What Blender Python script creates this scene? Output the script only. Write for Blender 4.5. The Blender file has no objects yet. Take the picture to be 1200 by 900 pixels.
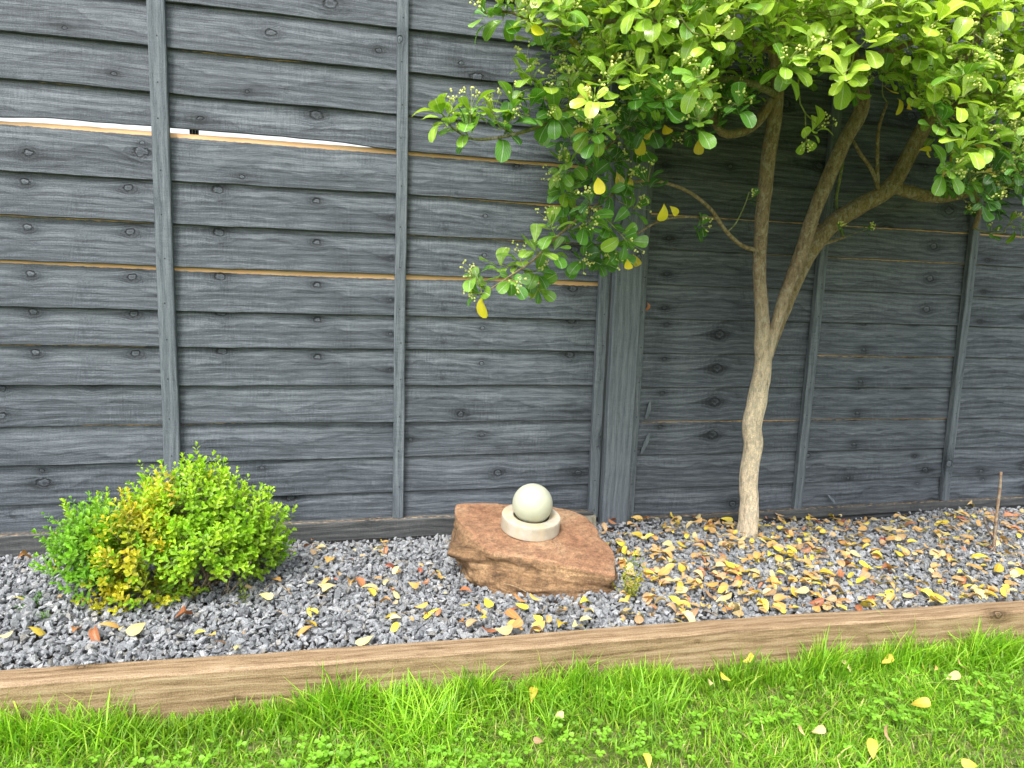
import bpy, bmesh, math, random
import numpy as np
from mathutils import Vector, Matrix, noise as mnoise
from math import sin, cos, pi, radians, sqrt, exp

random.seed(11)
rng = np.random.default_rng(11)
S = bpy.context.scene

# ------------------------------------------------------------------ camera
CX, CD, CH = -0.7298, 1.9443, 0.7250          # camera position (x, -y, z)
YAW, PIT, ROL, FPX = 0.23247, 0.13641, 0.03260, 800.0
_fw = Vector((sin(YAW)*cos(PIT), cos(YAW)*cos(PIT), -sin(PIT)))
_r = Vector((cos(YAW), -sin(YAW), 0.0)); _u = _r.cross(_fw)
RT = _r*cos(ROL) + _u*sin(ROL); UP = -_r*sin(ROL) + _u*cos(ROL)
CAM = Vector((CX, -CD, CH))
cam_d = bpy.data.cameras.new('camera'); cam = bpy.data.objects.new('camera', cam_d)
S.collection.objects.link(cam); S.camera = cam
cam_d.sensor_width = 36.0; cam_d.lens = 24.0; cam_d.clip_start = 0.02; cam_d.clip_end = 5000.0
cam.matrix_world = Matrix(((RT.x, UP.x, -_fw.x, CAM.x), (RT.y, UP.y, -_fw.y, CAM.y), (RT.z, UP.z, -_fw.z, CAM.z), (0, 0, 0, 1)))

# ------------------------------------------------------------------ sky, sun, exposure
SUN_EL, SUN_AZ = radians(55), radians(212)     # azimuth: compass, from +Y clockwise (towards the camera side, a little left)
W = bpy.data.worlds.new('World'); S.world = W; W.use_nodes = True
nt = W.node_tree; nt.nodes.clear()
wo = nt.nodes.new('ShaderNodeOutputWorld'); bg = nt.nodes.new('ShaderNodeBackground')
sky = nt.nodes.new('ShaderNodeTexSky'); sky.sky_type = 'NISHITA'; sky.sun_disc = False
sky.sun_elevation = SUN_EL; sky.sun_rotation = SUN_AZ; sky.dust_density = 4.0; sky.air_density = 1.2; sky.ozone_density = 1.0
hs = nt.nodes.new('ShaderNodeHueSaturation'); hs.inputs['Saturation'].default_value = 0.30; hs.inputs['Value'].default_value = 1.6
nt.links.new(sky.outputs[0], hs.inputs['Color']); nt.links.new(hs.outputs[0], bg.inputs[0])
bg.inputs[1].default_value = 0.15
nt.links.new(bg.outputs[0], wo.inputs[0])
sd = bpy.data.lights.new('sun', 'SUN'); so = bpy.data.objects.new('sun', sd); S.collection.objects.link(so)
sd.energy = 2.05; sd.angle = radians(11); sd.color = (1.0, 0.975, 0.94)
to_sun = Vector((sin(SUN_AZ)*cos(SUN_EL), cos(SUN_AZ)*cos(SUN_EL), sin(SUN_EL)))
so.rotation_euler = to_sun.to_track_quat('Z', 'Y').to_euler()
S.view_settings.view_transform = 'Standard'; S.view_settings.look = 'None'
S.view_settings.gamma = 1.0; S.view_settings.exposure = 0.57
S.render.engine = 'CYCLES'
S.cycles.max_bounces = 6; S.cycles.transparent_max_bounces = 4

def at(px, py, Y=None, Z=None, plane=None):
    """the point of the place seen at a pixel of the 1200x900 photograph, on the plane y=Y, z=Z or (point, normal)"""
    d = _fw + RT*((px-600)/FPX) - UP*((py-450)/FPX)
    if Y is not None: t = (Y-CAM.y)/d.y
    elif Z is not None: t = (Z-CAM.z)/d.z
    else: t = (plane[0]-CAM).dot(plane[1])/d.dot(plane[1])
    return CAM + d*t
def proj(P):
    v = Vector(P)-CAM; z = v.dot(_fw)
    return 600+FPX*v.dot(RT)/z, 450-FPX*v.dot(UP)/z, z

# ------------------------------------------------------------------ helpers
C = S.collection
def tag(o, label=None, cat=None, group=None, kind=None):
    if label: o['label'] = label
    if cat: o['category'] = cat
    if group: o['group'] = group
    if kind: o['kind'] = kind
    return o
def mesh_np(name, V, F, mats, attrs=None, uv=None, smooth=False, midx=None):
    """V (n,3); F list of equal-length face arrays or one array; attrs {name: per-vertex float/colour}"""
    me = bpy.data.meshes.new(name)
    V = np.asarray(V, np.float32)
    Fs = F if isinstance(F, list) else [F]
    Fs = [np.asarray(f, np.int32) for f in Fs if len(f)]
    me.vertices.add(len(V)); me.vertices.foreach_set('co', V.ravel())
    loops = np.concatenate([f.ravel() for f in Fs]); me.loops.add(len(loops)); me.loops.foreach_set('vertex_index', loops)
    tot = np.concatenate([np.full(len(f), f.shape[1], np.int32) for f in Fs])
    st = np.concatenate([[0], np.cumsum(tot)[:-1]]).astype(np.int32)
    me.polygons.add(len(tot)); me.polygons.foreach_set('loop_start', st); me.polygons.foreach_set('loop_total', tot)
    if midx is not None: me.polygons.foreach_set('material_index', np.asarray(midx, np.int32))
    me.polygons.foreach_set('use_smooth', np.full(len(tot), bool(smooth)))
    for m in (mats if isinstance(mats, (list, tuple)) else [mats]): me.materials.append(m)
    if uv is not None:
        l = me.uv_layers.new(name='UVMap'); l.data.foreach_set('uv', np.asarray(uv, np.float32)[loops].ravel())
    for k, a in (attrs or {}).items():
        a = np.asarray(a, np.float32)
        if a.ndim == 2:
            at_ = me.color_attributes.new(k, 'FLOAT_COLOR', 'POINT')
            if a.shape[1] == 3: a = np.c_[a, np.ones(len(a), np.float32)]
            at_.data.foreach_set('color', a.ravel())
        else:
            at_ = me.attributes.new(k, 'FLOAT', 'POINT'); at_.data.foreach_set('value', a)
    me.update(calc_edges=True); me.validate()
    return me
def obj(name, me, parent=None, loc=None):
    o = bpy.data.objects.new(name, me); C.objects.link(o)
    if parent: o.parent = parent
    if loc is not None: o.location = loc
    elif parent and parent.type == 'EMPTY': o.location = -parent.location      # meshes are written in place coordinates
    return o
def empty(name, loc=(0, 0, 0)):
    o = bpy.data.objects.new(name, None); C.objects.link(o); o.location = loc; o.empty_display_size = .1
    return o
class Buf:
    """collects vertices, quads, triangles and attributes for one mesh"""
    def __init__(s): s.V = []; s.Q = []; s.T = []; s.n = 0; s.A = []; s.UV = []
    def add(s, V, Q=None, T=None, a=None, uv=None):
        V = np.asarray(V, float)
        if Q is not None and len(Q): s.Q.append(np.asarray(Q)+s.n)
        if T is not None and len(T): s.T.append(np.asarray(T)+s.n)
        s.V.append(V)
        s.A.append(np.broadcast_to(np.asarray(a if a is not None else (1, 1, 1), float), (len(V), 3)) if a is None or np.ndim(a) < 2 else np.asarray(a))
        s.UV.append(np.zeros((len(V), 2)) if uv is None else np.asarray(uv, float))
        s.n += len(V)
    def build(s, name, mats, parent=None, smooth=False, org=(0, 0, 0)):
        F = []
        if s.Q: F.append(np.concatenate(s.Q))
        if s.T: F.append(np.concatenate(s.T))
        me = mesh_np(name, np.concatenate(s.V)-np.asarray(org), F, mats, {'col': np.concatenate(s.A)}, uv=np.concatenate(s.UV), smooth=smooth)
        return obj(name, me, parent, (0, 0, 0) if parent else None)

# ------------------------------------------------------------------ materials
class M:
    def __init__(s, name):
        s.m = bpy.data.materials.new(name); s.m.use_nodes = True; s.t = s.m.node_tree; s.t.nodes.clear()
        s.o = s.t.nodes.new('ShaderNodeOutputMaterial'); s.b = s.t.nodes.new('ShaderNodeBsdfPrincipled')
        s.t.links.new(s.b.outputs[0], s.o.inputs[0])
    def n(s, typ, out=0, props=None, **ins):
        nd = s.t.nodes.new('ShaderNode'+typ)
        for k, v in (props or {}).items(): setattr(nd, k, v)
        for k, v in ins.items():
            key = int(k[1:]) if k[0] == 'i' and k[1:].isdigit() else k.replace('_', ' ')
            s.put(nd.inputs[key], v)
        return nd.outputs[out]
    def put(s, sock, v):
        if isinstance(v, bpy.types.NodeSocket): s.t.links.new(v, sock)
        else:
            if isinstance(v, (tuple, list)) and len(v) == 3 and sock.type == 'RGBA': v = (*v, 1)
            sock.default_value = v
    def math(s, op, a, b=0.0, c=0.0, clamp=False): return s.n('Math', props={'operation': op, 'use_clamp': clamp}, i0=a, i1=b, i2=c)
    def mix(s, f, a, b, mode='MIX'):
        nd = s.t.nodes.new('ShaderNodeMix'); nd.data_type = 'RGBA'; nd.blend_type = mode
        s.put(nd.inputs[0], f); s.put(nd.inputs[6], a); s.put(nd.inputs[7], b); return nd.outputs[2]
    def ramp(s, f, stops):
        nd = s.t.nodes.new('ShaderNodeValToRGB'); cr = nd.color_ramp
        while len(cr.elements) < len(stops): cr.elements.new(.5)
        for e, (p, c) in zip(cr.elements, stops):
            e.position = p; e.color = (*c, 1) if isinstance(c, (tuple, list)) else (c, c, c, 1)
        s.put(nd.inputs[0], f); return nd.outputs[0]
    def noise(s, vec, scale, detail=4, rough=.55, dist=0.0, out=0):
        return s.n('TexNoise', out=out, Vector=vec, Scale=scale, Detail=detail, Roughness=rough, Distortion=dist)
    def scale(s, vec, sc, loc=(0, 0, 0)): return s.n('Mapping', Vector=vec, Scale=sc, Location=loc)
    def sep(s, vec): 
        nd = s.t.nodes.new('ShaderNodeSeparateXYZ'); s.put(nd.inputs[0], vec); return nd.outputs
    def comb(s, x, y, z=0.0): return s.n('CombineXYZ', X=x, Y=y, Z=z)
    def bump(s, h, st=.5, d=.002): s.put(s.b.inputs['Normal'], s.n('Bump', Strength=st, Distance=d, Height=h))
    def set(s, **k):
        for a, v in k.items(): s.put(s.b.inputs[a.replace('_', ' ')], v)
        return s.m

def wood_mat(name, dark, mid, light, raw=(.84, .62, .36), grain=1.0, knots=1.0, rough=.62, use_over=True, kscale=(4.2, 13.0), bumpst=.75, sawa=.22, gw=.13, bw=.22, region=False):
    m = M(name)
    uv = m.n('UVMap', props={'uv_map': 'UVMap'})
    # knots: voronoi cells in board coordinates; the grain bends round them
    kv = m.scale(uv, (kscale[0], kscale[1], 1))
    vor = m.t.nodes.new('ShaderNodeTexVoronoi'); vor.voronoi_dimensions = '2D'; vor.feature = 'F1'
    m.put(vor.inputs['Vector'], kv); vor.inputs['Scale'].default_value = 1.0; vor.inputs['Randomness'].default_value = .85
    dvec = m.n('VectorMath', props={'operation': 'SUBTRACT'}, i0=kv, i1=vor.outputs['Position'])
    dm = m.n('VectorMath', props={'operation': 'DIVIDE'}, i0=dvec, i1=(kscale[0], kscale[1], 1.0))   # metres from the knot centre
    dx, dy, _ = m.sep(dm)
    rnd = m.sep(vor.outputs['Color'])
    kr = m.math('MULTIPLY_ADD', m.math('MULTIPLY', rnd[1], rnd[1]), .0085, .0038)
    exist = m.math('GREATER_THAN', rnd[0], 1-.46*knots)
    ex = m.math('DIVIDE', m.math('MULTIPLY', dx, .75), kr); ey = m.math('DIVIDE', dy, kr)
    wob = m.math('MULTIPLY', m.math('SUBTRACT', m.noise(uv, 95, 3), .5), 1.7)
    d = m.math('ADD', m.math('SQRT', m.math('ADD', m.math('MULTIPLY', ex, ex), m.math('MULTIPLY', ey, ey))), wob)
    near = m.math('MULTIPLY', exist, m.math('EXPONENT', m.math('MULTIPLY', m.math('MULTIPLY', d, d), -.16)))
    core = m.math('MULTIPLY', exist, m.math('SUBTRACT', 1.0, m.math('SMOOTH_MIN', d, 1.0, .2), clamp=True))
    coremask = m.math('MULTIPLY', exist, m.math('LESS_THAN', d, .95))
    u, v, _ = m.sep(uv)
    bend = m.math('MULTIPLY', m.math('MULTIPLY', dy, near), -.75)
    slow = m.math('MULTIPLY', m.math('SUBTRACT', m.noise(m.scale(uv, (1.7, 5, 1)), 1.0, 2), .5), .05)
    gv = m.math('ADD', m.math('ADD', v, bend), slow)
    g1 = m.comb(m.math('MULTIPLY', u, 3.2), m.math('MULTIPLY', gv, 105*grain))
    g2 = m.comb(m.math('MULTIPLY', u, 13.0), m.math('MULTIPLY', gv, 300*grain))
    n1 = m.noise(g1, 1.0, 5, .62, .6); n2 = m.noise(g2, 1.0, 3, .65)
    saw = m.noise(m.comb(m.math('MULTIPLY', u, 230), m.math('MULTIPLY', v, 26)), 1.0, 2)
    speck = m.noise(uv, 380, 3, .8)
    blot2 = m.noise(m.scale(uv, (5, 9, 1), (3, 7, 0)), 1.0, 3, .6)
    smear = m.noise(m.scale(uv, (9, 26, 1)), 1.0, 5, .65, 1.5)
    blot = m.noise(m.scale(uv, (3.5, 14, 1)), 1.0, 4, .6)
    # flat-sawn cathedral bands
    wave = m.math('SINE', m.math('MULTIPLY', m.math('ADD', gv, m.math('MULTIPLY', blot, .02)), 330))
    ring = m.math('MULTIPLY', near, m.math('SINE', m.math('MULTIPLY', d, 6.5)))
    f = m.math('ADD', m.math('MULTIPLY', n1, gw), m.math('MULTIPLY', n2, .52))
    f = m.math('SUBTRACT', f, .03)
    f = m.math('ADD', f, (.55-gw)*.5)
    f = m.math('SUBTRACT', f, .06)
    f = m.math('ADD', f, m.math('MULTIPLY', m.ramp(smear, [(.57, 0.0), (.61, .03)]), 1.0))
    f = m.math('SUBTRACT', f, m.ramp(smear, [(.30, .09), (.42, 0.0)]))
    f = m.math('ADD', f, m.math('MULTIPLY', wave, m.math('MULTIPLY', blot2, .09)))
    halo = m.math('MULTIPLY', exist, m.math('EXPONENT', m.math('MULTIPLY', m.math('ADD', m.math('MULTIPLY', dx, m.math('MULTIPLY', dx, 420.0)), m.math('MULTIPLY', dy, m.math('MULTIPLY', dy, 3800.0))), -1.0)))
    f = m.math('SUBTRACT', f, m.math('MULTIPLY', halo, m.math('MULTIPLY_ADD', blot2, .24, -.03)))
    f = m.math('ADD', f, m.math('MULTIPLY', m.math('SUBTRACT', blot, .5), bw))
    f = m.math('ADD', f, m.math('MULTIPLY', m.math('MULTIPLY', m.math('SUBTRACT', saw, .5), sawa), m.ramp(blot2, [(.42, .15), (.62, 1.0)])))
    f = m.math('ADD', f, m.math('MULTIPLY', m.math('SUBTRACT', speck, .5), .62))
    f = m.math('ADD', f, m.math('MULTIPLY', ring, -.05))
    f = m.math('SUBTRACT', f, m.math('MULTIPLY', near, .11))
    f = m.math('ADD', f, m.math('MULTIPLY', coremask, .13))
    if region:      # flat-sawn face: smooth pale part above a wandering growth line, rough darker part below
        ov_ = m.n('Attribute', out=2, props={'attribute_name': 'over'})
        nb = m.math('SUBTRACT', m.noise(m.comb(m.math('MULTIPLY', u, 2.6), m.math('MULTIPLY', u, .3)), 1.0, 4, .55), .5)
        c_ = m.math('ADD', m.math('ADD', ov_, .052), m.math('ADD', m.math('MULTIPLY', nb, .19), bend))
        msk = m.math('MULTIPLY_ADD', c_, 190, .5, clamp=True)
        line = m.math('EXPONENT', m.math('MULTIPLY', m.math('POWER', m.math('MULTIPLY', c_, 330), 2.0), -1.0))
        f = m.math('ADD', f, m.math('MULTIPLY', m.math('SUBTRACT', msk, .4), m.math('MULTIPLY_ADD', blot2, .18, -.03)))
        f = m.math('SUBTRACT', f, m.math('MULTIPLY', line, .07))
    col = m.ramp(f, [(.24, dark), (.44, mid), (.68, light)])
    edge = m.math('MULTIPLY', exist, m.math('EXPONENT', m.math('MULTIPLY', m.math('POWER', m.math('MULTIPLY', m.math('SUBTRACT', d, 1.0), 5.0), 2.0), -1.0)))
    col = m.mix(m.math('MULTIPLY', edge, .6), col, tuple(c*.35 for c in dark))
    if use_over:
        ov = m.n('Attribute', out=2, props={'attribute_name': 'over'})
        nz = m.math('MULTIPLY', m.math('SUBTRACT', m.noise(m.scale(uv, (60, 260, 1)), 1.0, 4, .7), .5), .008)
        o2 = m.math('MULTIPLY', m.math('ADD', ov, nz), 900, clamp=True)
        rawc = m.mix(m.noise(g1, 1.0, 4), tuple(c*.62 for c in raw), raw)
        rawc = m.mix(m.math('MULTIPLY', m.noise(m.scale(uv, (9, 9, 1)), 1.0, 3), .9, clamp=True), rawc, tuple(a*b for a, b in zip(raw, (.80, .52, .36))))
        col = m.mix(o2, col, rawc)
    h = m.math('ADD', m.math('MULTIPLY', n1, .5), m.math('MULTIPLY', n2, .5))
    h = m.math('ADD', h, m.math('MULTIPLY', saw, .16)); h = m.math('ADD', h, m.math('MULTIPLY', coremask, .35))
    h = m.math('SUBTRACT', h, m.math('MULTIPLY', edge, .9)); h = m.math('ADD', h, m.math('MULTIPLY', wave, .09))
    m.bump(h, bumpst, .0022)
    return m.set(Base_Color=col, Roughness=m.math('MULTIPLY_ADD', n1, .25, rough-.1), Specular_IOR_Level=.35)

FD, FM, FL = (.013, .017, .021), (.066, .079, .094), (.190, .213, .238)
MW_board = wood_mat('grey_stained_board', FD, FM, FL, region=True)
MW_batten = wood_mat('grey_stained_batten', (.034, .043, .052), (.100, .120, .137), (.205, .230, .250), knots=.35, kscale=(2.2, 9))
MW_post = wood_mat('grey_stained_post', (.042, .052, .062), (.108, .128, .146), (.20, .226, .248), knots=.6, kscale=(2.0, 9), use_over=False)
MW_rail = wood_mat('grey_base_rail', (.022, .024, .025), (.058, .062, .064), (.15, .152, .145), knots=.6, raw=(.50, .43, .30))
MW_edge = wood_mat('treated_timber', (.075, .045, .021), (.27, .180, .100), (.47, .36, .235), knots=.6, grain=.7, use_over=False, kscale=(2.6, 9), bumpst=.6, sawa=.14)

def leaf_mat(name, c, c2, trans=.35, rough=.32, use_col=False, veins=True, spots=0.0, backc=None):
    m = M(name)
    tc = m.n('TexCoord', out=3)
    n = m.noise(tc, 60 if use_col else 45, 3)
    a, b = c, c2
    col = m.mix(m.ramp(n, [(.35, 0.0), (.65, 1.0)]), a, b)
    ri = m.n('ObjectInfo', out=5)
    if use_col:
        col = m.mix(1.0, col, m.n('Attribute', props={'attribute_name': 'col'}), 'MULTIPLY')
    else:
        col = m.n('HueSaturation', Hue=m.math('MULTIPLY_ADD', ri, .03, .485), Value=m.math('MULTIPLY_ADD', ri, .5, .75), Color=col)
    if spots:
        sp = m.ramp(m.noise(tc, 120, 3, .7), [(.60, 0.0), (.70, 1.0)])
        col = m.mix(m.math('MULTIPLY', sp, spots), col, (.18, .07, .02))
    if veins:
        uv = m.n('UVMap', props={'uv_map': 'UVMap'}); u, v, _ = m.sep(uv)
        au = m.math('ABSOLUTE', u)
        mid = m.math('LESS_THAN', au, .055)
        side = m.math('SINE', m.math('MULTIPLY', m.math('SUBTRACT', v, m.math('MULTIPLY', au, .45)), 48))
        sv = m.math('GREATER_THAN', side, .93)
        col = m.mix(m.math('ADD', m.math('MULTIPLY', mid, .26), m.math('MULTIPLY', sv, .10)), col, tuple(min(1, x*1.9+.05) for x in c2))
        m.bump(m.math('ADD', m.math('MULTIPLY', mid, -1.0), m.math('MULTIPLY', side, .22)), .35, .0008)
    m.set(Base_Color=col, Roughness=rough, Specular_IOR_Level=.5)
    tr = m.t.nodes.new('ShaderNodeBsdfTranslucent'); m.put(tr.inputs[0], m.mix(1.0, col, (1.2, 1.25, .55), 'MULTIPLY'))
    mx = m.t.nodes.new('ShaderNodeMixShader'); mx.inputs[0].default_value = trans
    m.t.links.new(m.b.outputs[0], mx.inputs[1]); m.t.links.new(tr.outputs[0], mx.inputs[2]); m.t.links.new(mx.outputs[0], m.o.inputs[0])
    return m.m

M_leaf = leaf_mat('glossy_green_leaf', (.62, .66, .60), (1.05, 1.05, 1.0), .27, .24, use_col=True)
M_leafy = leaf_mat('yellowed_leaf', (.85, .66, .03), (.92, .78, .06), .35, .4, spots=.5)
M_box = leaf_mat('box_shrub_leaf', (.82, .82, .82), (1, 1, 1), .38, .4, use_col=True, veins=False)
M_grass = leaf_mat('lawn_grass', (.85, .85, .85), (1, 1, 1), .45, .5, use_col=True, veins=False)
M_bud = leaf_mat('flower_buds', (.85, .85, .85), (1, 1, 1), .2, .5, use_col=True, veins=False)
LCOL = dict(
    bright=((.62, .47, .045), (.74, .60, .09)),
    pale=((.62, .49, .20), (.70, .59, .30)),
    orange=((.55, .30, .085), (.64, .40, .13)),
    tan=((.46, .29, .14), (.56, .39, .20)),
    rust=((.36, .135, .055), (.46, .21, .085)),
    red=((.28, .06, .035), (.38, .11, .05)))
M_fall = {k: leaf_mat('fallen_leaf_'+k, a, b, .15, .45, spots=.45) for k, (a, b) in LCOL.items()}
M_fallc = leaf_mat('fallen_leaf_litter', (.9, .9, .9), (1, 1, 1), .15, .5, use_col=True)

m = M('grey_granite_chippings')
tc = m.n('TexCoord', out=3)
col = m.n('Attribute', props={'attribute_name': 'col'})
sp = m.noise(tc, 900, 3, .75); sp2 = m.noise(tc, 260, 3, .6)
col = m.mix(1.0, col, m.ramp(sp, [(.30, .55), (.5, .95), (.68, 1.5)]), 'MULTIPLY')
col = m.mix(.55, col, m.mix(1.0, col, m.ramp(sp2, [(.35, .6), (.65, 1.45)]), 'MULTIPLY'))
m.bump(m.math('ADD', sp, m.math('MULTIPLY', sp2, 1.5)), .8, .0015)
M_gravel = m.set(Base_Color=col, Roughness=.75)

m = M('brown_soil'); tc = m.n('TexCoord', out=3)
n = m.noise(tc, 60, 6, .7); m.bump(n, 1.0, .01)
M_soil = m.set(Base_Color=m.ramp(n, [(.3, (.018, .014, .010)), (.7, (.075, .058, .036))]), Roughness=.95)
m = M('lawn_ground'); tc = m.n('TexCoord', out=3)
n = m.noise(tc, 50, 6, .7); m.bump(n, 1.0, .02)
M_lawn = m.set(Base_Color=m.ramp(n, [(.3, (.05, .08, .015)), (.5, (.15, .19, .04)), (.7, (.36, .33, .15))]), Roughness=.95)
m = M('black_membrane'); tc = m.n('TexCoord', out=3)
m.bump(m.noise(tc, 70, 3), .5, .004); M_mem = m.set(Base_Color=(.010, .010, .011), Roughness=.42)

m = M('red_sandstone'); tc = m.n('TexCoord', out=3)
n1 = m.noise(tc, 9, 5, .65); n2 = m.noise(tc, 60, 6, .75); n3 = m.noise(tc, 260, 4, .8)
lay = m.noise(m.scale(tc, (6, 10, 55)), 1.0, 5, .65, .8)
topz = m.sep(m.n('NewGeometry', out=1))[2]
red = m.ramp(n1, [(.32, (.27, .130, .068)), (.5, (.35, .188, .102)), (.68, (.44, .28, .16))])
ylw = m.ramp(lay, [(.36, (.055, .032, .015)), (.5, (.205, .118, .055)), (.70, (.42, .27, .14))])  # ochre layers of the sides, darkened to paint in their shade
side = m.n('Attribute', out=2, props={'attribute_name': 'side'})
col = m.mix(m.math('ADD', m.math('MULTIPLY', side, .95), m.math('MULTIPLY', m.math('SUBTRACT', n2, .5), .5), clamp=True), red, ylw)
col = m.mix(.75, col, m.mix(1.0, col, m.ramp(n2, [(.34, .42), (.5, 1.0), (.66, 1.5)]), 'MULTIPLY'))
col = m.mix(.6, col, m.mix(1.0, col, m.ramp(n3, [(.36, .45), (.64, 1.5)]), 'MULTIPLY'))
streak = m.noise(m.scale(tc, (4, 22, 4), (0, 0, 0)), 1.0, 4, .6, 1.2)
col = m.mix(m.ramp(streak, [(.62, 0.0), (.75, .35)]), col, (.30, .13, .10))
m.bump(m.math('ADD', m.math('MULTIPLY', n2, 1.4), m.math('MULTIPLY', n3, .5)), .9, .006)
M_rock = m.set(Base_Color=col, Roughness=.85)

m = M('pale_concrete'); tc = m.n('TexCoord', out=3)
n1 = m.noise(tc, 18, 4, .6); n2 = m.noise(tc, 260, 4, .75)
col = m.ramp(n1, [(.3, (.36, .32, .245)), (.55, (.47, .43, .35)), (.75, (.56, .53, .45))])
stain = m.noise(m.scale(tc, (26, 26, 5)), 1.0, 3, .6)
col = m.mix(m.ramp(stain, [(.50, 0.0), (.64, .65)]), col, (.50, .40, .24))
col = m.mix(m.ramp(n2, [(.60, 0.0), (.72, .45)]), col, (.25, .21, .16))
m.bump(n2, .35, .001); M_conc = m.set(Base_Color=col, Roughness=.8)
m = M('frosted_globe'); tc = m.n('TexCoord', out=3)
n1 = m.noise(tc, 25, 4, .6); n2 = m.noise(tc, 500, 2)
m.bump(n2, .12, .0005)
M_globe = m.set(Base_Color=m.ramp(n1, [(.3, (.44, .455, .345)), (.7, (.50, .515, .40))]), Roughness=.45, Specular_IOR_Level=.3, Subsurface_Weight=.25, Subsurface_Radius=(.02, .02, .012), Subsurface_Scale=1.0)

def bark_mat(name):
    m = M(name); tc = m.n('TexCoord', out=3)
    col = m.n('Attribute', props={'attribute_name': 'col'})
    n1 = m.noise(m.scale(tc, (1, 1, .28)), 120, 6, .7, .5); n2 = m.noise(tc, 330, 4, .75); n3 = m.noise(m.scale(tc, (1, 1, .6)), 85, 4, .7)
    col = m.mix(1.0, col, m.ramp(n1, [(.32, .45), (.48, .95), (.66, 1.35)]), 'MULTIPLY')
    col = m.mix(.8, col, m.mix(1.0, col, m.ramp(n2, [(.33, .55), (.68, 1.45)]), 'MULTIPLY'))
    col = m.mix(m.ramp(n3, [(.52, 0.0), (.60, .55)]), col, (.46, .43, .33))
    m.bump(m.math('ADD', m.math('MULTIPLY', n1, 1.2), n2), .9, .004)
    return m.set(Base_Color=col, Roughness=.85)
M_bark = bark_mat('bark')
m = M('concrete_footing'); tc = m.n('TexCoord', out=3); n = m.noise(tc, 90, 5, .7); m.bump(n, .8, .004)
M_foot = m.set(Base_Color=m.ramp(n, [(.3, (.13, .12, .08)), (.7, (.38, .35, .27))]), Roughness=.9)
m = M('nail_head'); M_nail = m.set(Base_Color=(.018, .018, .02), Roughness=.5, Metallic=.5)

# ------------------------------------------------------------------ ground
def sheet(name, x0, x1, y0, y1, z, mat, nx=2, ny=2, amp=0):
    xs = np.linspace(x0, x1, nx); ys = np.linspace(y0, y1, ny); X, Y = np.meshgrid(xs, ys)
    Z = np.full_like(X, z) + amp*(np.sin(X*7.1+Y*3)+np.sin(Y*9.3-X*4))
    V = np.stack([X.ravel(), Y.ravel(), Z.ravel()], 1)
    i = np.arange((ny-1)*nx).reshape(ny-1, nx)[:, :-1].ravel()
    F = np.stack([i, i+1, i+nx+1, i+nx], 1)
    return tag(obj(name, mesh_np(name, V, F, mat, smooth=True)), kind='structure')
def edge_back(x): return -.669-.0345*x                      # back edge of the timber edging
sheet('ground', -1500, 1500, -1500, 1500, -.13, M_lawn, 2, 2)
bs = sheet('bed_soil', -3.3, 3.3, -.72, .35, -.022, M_soil, 60, 14, .002)
for v in bs.data.vertices: v.co.y = edge_back(v.co.x)-.02+(v.co.y+.72)/1.07*(.37-edge_back(v.co.x))
sheet('lawn_soil', -3.4, 3.4, -4.2, -.60, -.082, M_lawn, 60, 40, .002)

# ------------------------------------------------------------------ fence
def board_mesh(x0, x1, zb, H, expo, seed, delta, wav=.0022, bot=None, top=None, n=None, warp=.0022):
    """tapered, rough-edged lap board; UV in metres along the grain; 'over' = metres above the paint line"""
    n = n or int((x1-x0)/.022)
    xs = np.linspace(x0, x1, n+1)
    r = np.random.default_rng(seed*7+3)
    def wv(a, sc):
        o = np.zeros_like(xs)
        for k in range(6):
            f = sc*(1.7**k); o += np.sin(xs*f+r.uniform(0, 6.28))*a/(1.45**k)
        return o
    lo = zb + wv(wav*.55, 2.2) + r.normal(0, .00035, n+1)
    if bot is not None: lo = bot(xs) + r.normal(0, .0003, n+1)
    hi = zb + H + wv(wav*.4, 2.5) + r.normal(0, .0004, n+1)
    if top is not None: hi = top(xs) + r.normal(0, .0004, n+1)
    bul = wv(warp*.6, 3.0)-warp*.6
    # profile: (fraction of height, y)
    prof = [(0.0, .0085), (0.0, .0016), (.012, 0.0), (.25, .0025), (.5, .0052), (.75, .0080), (.985, .0108), (1.0, .0116), (1.0, .0150)]
    V = []; UV = []; OV = []
    us = r.uniform(0, 60) if seed >= 0 else 0
    for k, (f, y) in enumerate(prof):
        z = lo + (hi-lo)*f
        yy = y + bul*(1-f)*(1.0) + wv(.0006, 5)*(1 if 0 < f < 1 else 0)
        V.append(np.stack([xs, yy, z], 1))
        vv = (z-zb) if k < 7 else (z-zb) + (.012 if k == 8 else 0)
        if k == 0: vv = vv-.01
        UV.append(np.stack([xs+us, vv+us*.37], 1))
        OV.append((z-zb) - (expo+delta(xs)))
    m_ = len(prof); V = np.concatenate(V); UV = np.concatenate(UV); OV = np.concatenate(OV)
    F = []
    w = n+1
    for k in range(m_):
        k2 = (k+1) % m_
        a = k*w+np.arange(n); b = k2*w+np.arange(n)
        F.append(np.stack([a, a+1, b+1, b], 1))
    F = np.concatenate(F)
    return mesh_np('board', V, F, MW_board, {'over': OV}, uv=UV)
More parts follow.
